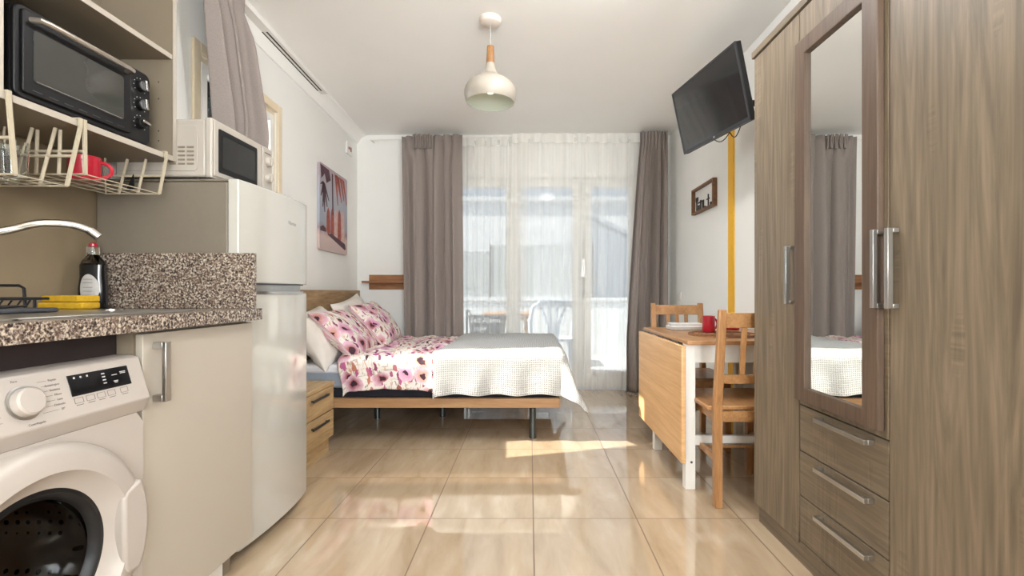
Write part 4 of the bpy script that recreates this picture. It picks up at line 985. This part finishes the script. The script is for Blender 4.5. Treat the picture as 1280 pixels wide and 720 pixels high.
# under-shelf baskets
def ribbon(mb, p, q, wd, th=0.0022):
    p, q = Vector(p), Vector(q); mb.tube([p, q], th, 8)
def basket(y0, y1, yb0, yb1, zb, label):
    t = thing('under_shelf_basket', label, 'basket', (XS-0.12, (y0+y1)/2, zb), 'under-shelf wire baskets')
    zt = 1.4365; xb_ = -1.49
    for y, yb in ((y0, yb0), (y1, yb1)):   # flat hanging arms clipped over the shelf, leaning inwards
        mb = MB(); vs = []
        for d in (-0.005, 0.005):
            vs.append([mb.bm.verts.new(p) for p in ((XS-0.035, y+d, 1.4605), (XS+0.010, y+d, 1.4605), (XS+0.010, y+d, 1.435), (XS+0.002, yb+d, zb), (XS-0.003, yb+d, zb), (XS+0.005, y+d, 1.435), (XS+0.005, y+d, 1.4565), (XS-0.035, y+d, 1.4565))])
        mb.bm.faces.new(vs[0]); mb.bm.faces.new(vs[1][::-1])
        for k in range(8): mb.bm.faces.new((vs[0][k], vs[1][k], vs[1][(k+1) % 8], vs[0][(k+1) % 8]))
        mb.build('hook', M_wirecream, t)
    for y, yb in ((y0, yb0), (y1, yb1)):   # side frames with uprights and a crossbar
        mb = MB(); lerp = lambda z: yb+(y-yb)*(z-zb)/(zt-zb)
        mb.tube([(XS, yb, zb), (xb_+0.03, yb, zb), (xb_+0.01, lerp(zt-0.01), zt-0.01), (xb_+0.01, y, zt)], 0.003, 8)
        for x in (XS-0.070, XS-0.135): mb.tube([(x-0.006, yb, zb), (x+0.008, lerp(zt-0.004), zt-0.004)], 0.0045, 8)
        zm = zb+0.5*(zt-zb); mb.tube([(XS+0.002, lerp(zm), zm), (xb_+0.02, lerp(zm), zm)], 0.0045, 8)
        mb.build('side_frame', M_wirecream, t)
    mb = MB()
    for i in range(5): mb.tube([(XS-0.001-i*0.045, yb0, zb), (XS-0.001-i*0.045, yb1, zb)], 0.0016, 6)
    for i in range(1, 4): y = yb0+(yb1-yb0)*i/4; mb.tube([(XS, y, zb), (xb_+0.03, y, zb)], 0.0014, 6)
    mb.build('wire_bottom', M_wirecream, t)
    return t
basket(1.158, 1.343, 1.180, 1.312, 1.262, 'cream wire basket holding clear glasses, clipped under the wall unit')
basket(1.356, 1.660, 1.366, 1.640, 1.308, 'cream wire basket holding a red mug, clipped under the wall unit')
def tumbler(x, y, label):
    mb = MB().lathe([(0.026, 0), (0.030, 0.09), (0.0285, 0.09), (0.0245, 0.006), (0.001, 0.006)], (x, y, 1.264), seg=28, cap1=False)
    o = mb.build('drinking_glass', M_tumbler, None, (x, y, 1.264)); tag(o, label, 'glass', 'drinking glasses in the wire basket')
tumbler(-1.325, 1.222, 'clear drinking glass at the near end of the wire basket')
tumbler(-1.392, 1.262, 'clear drinking glass in the middle of the wire basket, second from the near end')
tumbler(-1.435, 1.215, 'clear drinking glass at the back of the wire basket against the wall')
def mug(name, label, x, y, z, r, h, ha, group=None):
    t = thing(name, label, 'mug', (x, y, z), group)
    MB().lathe([(r*0.9, 0), (r, 0.006), (r, h), (r-0.004, h), (r-0.005, 0.008), (0.001, 0.008)], (x, y, z), seg=36, cap1=False).build('body', M_red, t)
    a = R(ha); dx, dy = math.cos(a), math.sin(a)
    pts = [(x+dx*(r-0.002+0.028*math.sin(k*math.pi/10)), y+dy*(r-0.002+0.028*math.sin(k*math.pi/10)), z+h*0.5+h*0.32*math.cos(k*math.pi/10)) for k in range(11)]
    MB().tube(pts, 0.0055, 10).build('handle', M_red, t)
    return t
mug('red_mug', 'glossy red mug lying in the wire basket under the wall unit', -1.365, 1.46, 1.310, 0.040, 0.074, 25)
t = thing('utensil_blade', 'small dark pointed utensil tip standing in the wire basket right of the red mug', 'utensil', (-1.34, 1.60, 1.310))
MB().prism([(-1.358, 1.310), (-1.330, 1.310), (-1.333, 1.366)], 'y', 1.600, 1.604).build('blade', M_black, t)

# ------------------------------------------------------------------ pendant lamp
LX, LY = -0.224, 2.72
t = thing('pendant_lamp', 'beige onion-shaped pendant lamp with wooden neck hanging from the ceiling', 'lamp', (LX, LY, CEIL))
MB().lathe([(0.063, 0.0), (0.063, -0.010), (0.056, -0.026), (0.040, -0.034), (0.004, -0.036)], (LX, LY, CEIL), cap0=True).build('canopy', plain('canopy_white', srgb(222, 210, 198), 0.4, var=0.01), t)
MB().cyl((LX, LY, CEIL-0.036), (LX, LY, 2.375), 0.0032, 8).build('cable', plain('cable_grey', srgb(170, 166, 160), 0.5), t)
MB().lathe([(0.010, 2.378), (0.0185, 2.374), (0.020, 2.365), (0.024, 2.275)], (LX, LY, 0)).build('neck', M_lampwood, t)
prof = [(0.0245, 2.275), (0.028, 2.255), (0.036, 2.230), (0.052, 2.208), (0.078, 2.190), (0.108, 2.172), (0.132, 2.150), (0.146, 2.125), (0.149, 2.100), (0.145, 2.075), (0.135, 2.052)]
prof2 = [(r, z) for r, z in prof]
# refine profile by Catmull-like subdivision
def refine(p):
    out = []
    for i in range(len(p)-1):
        p0, p1, p2, p3 = p[max(i-1, 0)], p[i], p[i+1], p[min(i+2, len(p)-1)]
        for s in (0, 0.33, 0.67):
            out.append(tuple(0.5*((2*p1[k])+(-p0[k]+p2[k])*s+(2*p0[k]-5*p1[k]+4*p2[k]-p3[k])*s*s+(-p0[k]+3*p1[k]-3*p2[k]+p3[k])*s**3) for k in (0, 1)))
    return out+[p[-1]]
pf = refine(prof)
sh = MB().lathe(pf, (LX, LY, 0), seg=64, cap0=False, cap1=False).build('shade', M_shade, t)
pin = [(max(0.001, r-0.003), z-0.0015) for r, z in pf[:-1]]+[(pf[-1][0]-0.002, pf[-1][1])]
mb = MB().lathe(pin, (LX, LY, 0), seg=64, cap0=False, cap1=False); mb.lathe([(pf[-1][0], pf[-1][1]), (pf[-1][0]-0.002, pf[-1][1])], (LX, LY, 0), seg=64, cap0=False, cap1=False)
mb.build('shade_lining', M_shadein, sh)
MB().lathe([(0.013, 2.215), (0.014, 2.19), (0.022, 2.165), (0.028, 2.14), (0.026, 2.12), (0.016, 2.106), (0.002, 2.102)], (LX, LY, 0), seg=28).build('bulb', M_bulb, t)
# added fill dome that brightens the room (behind the top edge of the picture)
t = thing('fill_dome', 'added glowing white dome on the ceiling, unseen above the view, as fill light', 'lamp', (0.25, 2.0, CEIL))
MB().lathe([(0.17, 0), (0.17, -0.018), (0.155, -0.018)], (0.25, 2.0, CEIL), seg=48, cap1=False).build('base_ring', M_white, t)
MB().lathe([(0.155*math.cos(R(a)), -0.018-0.085*math.sin(R(a))) for a in range(0, 90, 9)]+[(0.002, -0.103)], (0.25, 2.0, CEIL), seg=48, cap0=False).build('dome', plain('fill_dome_glow', (0.98, 0.98, 1.0, 1), 0.4, emis=DOME_POWER), t)

# ------------------------------------------------------------------ television
P = [Vector(p) for p in ((0.91673941, 3.1080339, 2.24977866), (1.01430808, 2.3854281, 2.21483265), (1.11064938, 2.36858918, 1.83383841), (1.0130807, 3.09119497, 1.86878442))]
C = sum(P, Vector())/4; u = ((P[1]-P[0])+(P[2]-P[3])).normalized(); v = ((P[0]-P[3])+(P[1]-P[2])); Hh = v.length/2
v = (v-u*v.dot(u)).normalized(); nn = u.cross(v)   # towards viewer
if nn.x > 0: nn = -nn
Wd = 0.73
t = thing('television', 'black flat-screen television tilted on a wall arm beside the wardrobe', 'television', tuple(C))
Q = Matrix((u, v, nn)).transposed().to_4x4(); Q.translation = C
def tb(x0, x1, y0, y1, z0, z1): return B(x0, x1, y0, y1, z0, z1, M=Q)
h2 = Hh/2; w2 = Wd/2
tb(-w2, w2, -h2, h2, -0.035, -0.006).build('casing', M_black, t, bevel=0.004)
tb(-w2*0.6, w2*0.6, -h2*0.8, h2*0.45, -0.062, -0.035).build('back_housing', M_black, t, bevel=0.01)
mb = MB(); bz = 0.011
for a in ((-w2, -w2+bz, -h2, h2), (w2-bz, w2, -h2, h2), (-w2+bz, w2-bz, h2-bz, h2), (-w2+bz, w2-bz, -h2, -h2+0.020)): mb.box(*a, -0.006, 0.0, M=Q)
mb.build('bezel', plain('tv_bezel', srgb(46, 46, 50), 0.3, var=0.05), t)
tb(-w2+bz, w2-bz, -h2+0.020, h2-bz, -0.0058, -0.003).build('screen', M_screen, t, smooth=False)
ORG[t] = C
text('LG', 0.014, M_textw, t, C+v*(-h2+0.010)+nn*0.0004+u*0.02, u, v, name='logo')
# wall arm
bc = C-nn*0.062
mb = MB(); mb.box(XR-0.025, XR, bc.y-0.09, bc.y+0.09, 1.93, 2.17); mb.tube([(XR-0.02, bc.y, 2.06), tuple(bc)], 0.018, 12)
mb.build('wall_bracket', M_black, t)
bt = C-v*h2-nn*0.03
o = MB()
pts = [bt+u*(-0.03+0.16*k/14)+Vector((0, 0, -0.028*math.sin(math.pi*k/14))) for k in range(15)]
o.tube(pts, 0.0028, 6)
pts = [bt+u*(0.13+0.11*k/14)+Vector((0, 0, -0.045*math.sin(math.pi*k/14)+0.010*k/14)) for k in range(15)]
o.tube(pts, 0.0028, 6)
o.build('power_cable', M_black, t)

# framed shadow box on the right wall
t = thing('shadow_box_frame', 'small brown wooden box frame with dark figures on the right wall', 'picture frame', (XR, 3.79, 1.62))
fy0, fy1, fz0, fz1 = 3.55, 4.02, 1.615, 1.825; fw = 0.018; fx = XR-0.035
mb = MB(); mb.box(fx, XR, fy0, fy0+fw, fz0, fz1); mb.box(fx, XR, fy1-fw, fy1, fz0, fz1); mb.box(fx, XR, fy0+fw, fy1-fw, fz0, fz0+fw); mb.box(fx, XR, fy0+fw, fy1-fw, fz1-fw, fz1)
mb.build('frame', wood('box_frame_wood', srgb(92, 62, 40), srgb(132, 94, 62), (30, 4, 30), 0.5), t, bevel=0.002)
B(XR-0.006, XR-0.001, fy0+fw, fy1-fw, fz0+fw, fz1-fw).build('backing', M_white, t)
mb = MB(); xb = XR-0.012
zb = fz0+fw
for y, w_, h in ((3.60, 0.02, 0.02), (3.64, 0.03, 0.03), (3.70, 0.012, 0.10), (3.76, 0.03, 0.02), (3.80, 0.035, 0.075), (3.86, 0.02, 0.085), (3.90, 0.03, 0.05), (3.95, 0.02, 0.10)):
    mb.box(xb, xb+0.006, y, y+w_, zb, zb+h)
mb.box(xb, xb+0.006, 3.68, 3.74, zb+0.06, zb+0.068); mb.box(xb, xb+0.006, 3.93, 3.98, zb+0.085, zb+0.12)
mb.box(xb, xb+0.006, 3.80, 3.93, zb+0.065, zb+0.075)
mb.build('silhouette', plain('silhouette_black', srgb(48, 36, 32), 0.6), t)
# socket
t = thing('light_switch', 'white double switch plate on the right wall near the curtain', 'switch', (XR, 4.44, 0.93))
B(XR-0.010, XR, 4.365, 4.525, 0.885, 0.970).build('plate', M_white, t, bevel=0.003)
for y in (4.378, 4.449): B(XR-0.014, XR-0.009, y, y+0.062, 0.897, 0.958).build('rocker', M_frame, t, bevel=0.002)

# ------------------------------------------------------------------ drop-leaf table
t = thing('drop_leaf_table', 'small pine drop-leaf table with white legs against the right wall', 'table', (1.08, 2.74, 0))
TZ = 0.735
B(0.760, 1.392, 2.292, 3.18, TZ-0.020, TZ).build('tabletop', M_pine, t, bevel=0.003)
B(0.734, 0.756, 2.300, 3.20, 0.140, TZ-0.026).build('drop_leaf', M_leaf, t, bevel=0.004)
mb = MB()
for y in (2.42, 2.70, 3.02): mb.cyl((0.757, y, TZ-0.022), (0.757, y+0.09, TZ-0.022), 0.005, 8)
mb.box(0.755, 0.759, 2.42, 3.10, TZ-0.024, TZ-0.020); mb.build('hinge', M_darksteel, t)
for i, (x, y) in enumerate(((0.764, 2.335), (0.764, 2.915), (1.33, 2.335), (1.33, 3.07))):
    lg = B(x, x+0.050, y, y+0.045, 0.0, TZ-0.020).build('leg', M_white, t, bevel=0.003)
    if i == 0: MB().cyl((x+0.030, y-0.002, 0.135), (x+0.030, y+0.002, 0.135), 0.006, 12).build('bolt', M_darksteel, lg)
mb = MB(); mb.box(0.814, 1.33, 2.345, 2.363, 0.622, TZ-0.020); mb.box(0.814, 1.33, 3.085, 3.103, 0.622, TZ-0.020); mb.box(1.345, 1.363, 2.38, 3.07, 0.622, TZ-0.020)
mb.build('apron', M_white, t, bevel=0.001)
mb = MB(); mb.box(0.814, 1.33, 2.345, 2.367, 0.215, 0.262)
mb.build('lower_rail', M_white, t, bevel=0.002)

# things on the table
t = thing('book', 'closed white book on the table behind the red mug, lower of two', 'book', (0.97, 2.96, TZ), 'books on the table')
M = Matrix.Translation((0.975, 2.985, TZ)) @ Matrix.Rotation(R(6), 4, 'Z')
B(-0.10, 0.10, -0.07, 0.07, 0.0, 0.003, M=M).build('cover', M_grey, t); B(-0.097, 0.096, -0.067, 0.067, 0.003, 0.019, M=M).build('pages', M_pages, t); B(-0.10, 0.10, -0.07, 0.07, 0.019, 0.022, M=M).build('cover', M_paper, t, bevel=0.001)
t = thing('book', 'closed white book stacked on top of the other book on the table', 'book', (0.97, 2.99, TZ+0.022), 'books on the table')
M = Matrix.Translation((0.98, 3.0, TZ+0.022)) @ Matrix.Rotation(R(-5), 4, 'Z')
B(-0.098, 0.098, -0.065, 0.065, 0.0, 0.002, M=M).build('cover', M_paper, t); B(-0.096, 0.094, -0.062, 0.062, 0.002, 0.014, M=M).build('pages', M_pages, t); B(-0.098, 0.098, -0.065, 0.065, 0.014, 0.017, M=M).build('cover', M_paper, t, bevel=0.001)
t = thing('round_placemat', 'round woven brown placemat under the red mug on the table', 'placemat', (1.06, 2.60, TZ))
MB().lathe([(0.185, 0), (0.187, 0.003), (0.185, 0.006), (0.001, 0.006)], (1.06, 2.60, TZ), seg=56, cap0=True, cap1=False).build('mat', M_mat, t)
mb = MB()
for r in (0.05, 0.09, 0.13, 0.165, 0.183): mb.tube([(1.06+r*math.cos(2*math.pi*k/48), 2.60+r*math.sin(2*math.pi*k/48), TZ+0.006) for k in range(48)], 0.003, 6, closed=True)
mb.build('woven_rings', plain('dark_rush', srgb(104, 66, 40), 0.8, var=0.3, scale=80), t)
mug('red_cup', 'straight red cup on the woven placemat, nearest cup on the table', 1.01, 2.685, TZ+0.009, 0.034, 0.092, 20, 'red cups on the table')
mug('red_cup', 'straight red cup near the wall seen through the chair back', 1.26, 2.955, TZ, 0.040, 0.070, 60, 'red cups on the table')

# ------------------------------------------------------------------ chairs
def chair(label):
    # built around the origin: back posts at y=0, seat extends to +y
    t = thing('dining_chair', label, 'chair', (0, 0, 0), 'pine dining chairs')
    W2 = 0.165; sw = 0.022
    for sx in (-1, 1):
        x = sx*W2
        mb = MB(); prof = [(0.040, 0.0), (0.0, 0.0)]  # rear leg and back post in one piece
        prof = [(-0.018, 0.0), (0.020, 0.0), (0.024, 0.45), (-0.040, 0.892), (-0.066, 0.892), (-0.018, 0.45)]
        mb.prism(prof, 'x', x-0.017, x+0.017); mb.build('leg', M_pine_z, t, bevel=0.004)
        B(x-0.018, x+0.018, 0.39, 0.426, 0, 0.43).build('leg', M_pine_z, t, bevel=0.004)
        B(x-0.010, x+0.010, 0.024, 0.39, 0.385, 0.43).build('seat_rail', M_pine, t)
        B(x-0.009, x+0.009, 0.018, 0.39, 0.20, 0.228).build('stretcher', M_pine, t, bevel=0.002)
    B(-W2+0.017, W2-0.017, 0.0, 0.020, 0.385, 0.43).build('seat_rail', M_pine, t); B(-W2+0.018, W2-0.018, 0.398, 0.418, 0.385, 0.43).build('seat_rail', M_pine, t)
    B(-W2+0.009, W2-0.009, 0.20, 0.22, 0.203, 0.225).build('stretcher', M_pine, t)
    mb = MB()
    pts = [(-0.20, 0.028), (-0.21, 0.425), (-0.19, 0.440), (0.19, 0.440), (0.21, 0.425), (0.20, 0.028)]
    mb.prism(pts, 'z', 0.430, 0.450); mb.build('seat', M_pine, t, bevel=0.005)
    def yb(z): return 0.003-0.056*(z-0.45)/0.44
    def bar(x0, x1, z0, z1, th, name):
        mb = MB(); vs = []
        for x in (x0, x1):
            for dy in (-th/2, th/2):
                for z in (z0, z1): vs.append(mb.bm.verts.new((x, yb(z)+dy, z)))
        for f in ((0,1,3,2),(4,6,7,5),(0,4,5,1),(2,3,7,6),(0,2,6,4),(1,5,7,3)): mb.bm.faces.new([vs[i] for i in f])
        return mb.build(name, M_pine if name != 'slat' else M_pine_z, t, bevel=0.002)
    bar(-W2+0.017, W2-0.017, 0.812, 0.878, 0.022, 'top_rail'); bar(-W2+0.017, W2-0.017, 0.560, 0.600, 0.020, 'lower_back_rail')
    for x in (-0.063, 0.0, 0.063): bar(x-0.012, x+0.012, 0.600, 0.812, 0.012, 'slat')
    return t
c1 = chair('pine dining chair nearest the camera, its back towards the viewer')
c2 = copy_tree(c1)
c1.location = (1.012, 2.145, 0)
c2.location = (1.035, 3.30, 0); c2.rotation_euler.z = R(180); c2['label'] = 'pine dining chair on the far side of the table, facing the viewer'

# ------------------------------------------------------------------ wardrobe
t = thing('wardrobe', 'large oak-look wardrobe with mirror, three drawers and steel handles on the right', 'wardrobe', (1.18, 1.1, 0))
XW = 0.96; WYF = 2.035; WYN = 0.40
B(XW+0.02, XR-0.003, WYN, WYF, 0.085, 1.965).build('body', M_sonoma, t)
B(XW-0.008, XR-0.003, WYN, WYF+0.008, 1.967, 1.995).build('cornice', M_sonoma_y, t, bevel=0.002)
B(XW+0.012, XR-0.02, WYN, WYF-0.02, 0.0, 0.085).build('plinth', M_sonoma_y, t)
def door(y0, y1, z0, z1, hy=None):
    d = B(XW, XW+0.018, y0, y1, z0, z1).build('door', M_sonoma, t, bevel=0.0015)
    if hy:
        mb = B(XW-0.030, XW-0.016, hy-0.007, hy+0.007, 0.927, 1.137)
        for z in (0.927, 1.125): mb.box(XW-0.016, XW, hy-0.007, hy+0.007, z, z+0.012)
        mb.build('handle', M_steel, d, bevel=0.001)
    return d
door(1.697, 2.033, 0.075, 1.963, 1.735)
md = door(1.273, 1.693, 0.574, 1.963)
door(0.840, 1.269, 0.075, 1.963, 1.243)
door(WYN+0.002, 0.836, 0.075, 1.963, 0.80)
mb = B(XW-0.042, XW-0.030, 1.273, 1.286, 0.927, 1.137)
for z in (0.927, 1.125): mb.box(XW-0.030, XW, 1.274, 1.285, z, z+0.012)
mb.build('handle', M_steel, md, bevel=0.001)
mf = XW-0.020
mb = MB(); rg = []
for x in (mf, XW):
    rg.append([mb.bm.verts.new((x, y, z)) for y, z in ((1.287, 0.592), (1.690, 0.592), (1.690, 1.845), (1.287, 1.845))])
    rg.append([mb.bm.verts.new((x, y, z)) for y, z in ((1.349, 0.640), (1.631, 0.640), (1.631, 1.790), (1.349, 1.790))])
for a_, b_ in ((0, 1), (2, 3), (0, 2), (1, 3)):
    for k in range(4): mb.bm.faces.new((rg[a_][k], rg[a_][(k+1) % 4], rg[b_][(k+1) % 4], rg[b_][k]))
mb.build('mirror_frame', M_mirrorwood, md, bevel=0.003)
B(XW-0.007, XW-0.003, 1.349, 1.631, 0.640, 1.790).build('mirror', M_mirror, md, smooth=False)
for z0, z1 in ((0.411, 0.570), (0.252, 0.407), (0.090, 0.248)):
    d = B(XW, XW+0.018, 1.273, 1.690, z0, z1).build('drawer', M_sonoma_y, t, bevel=0.0015)
    zc_ = z1-0.020
    mb = B(XW-0.030, XW-0.018, 1.325, 1.565, zc_-0.007, zc_+0.007)
    for y in (1.325, 1.553): mb.box(XW-0.018, XW, y, y+0.012, zc_-0.007, zc_+0.007)
    mb.build('handle', M_steel, d, bevel=0.001)
B(XW, XW+0.018, 1.273, 1.690, 0.075, 0.087).build('bottom_rail', M_sonoma_y, t)
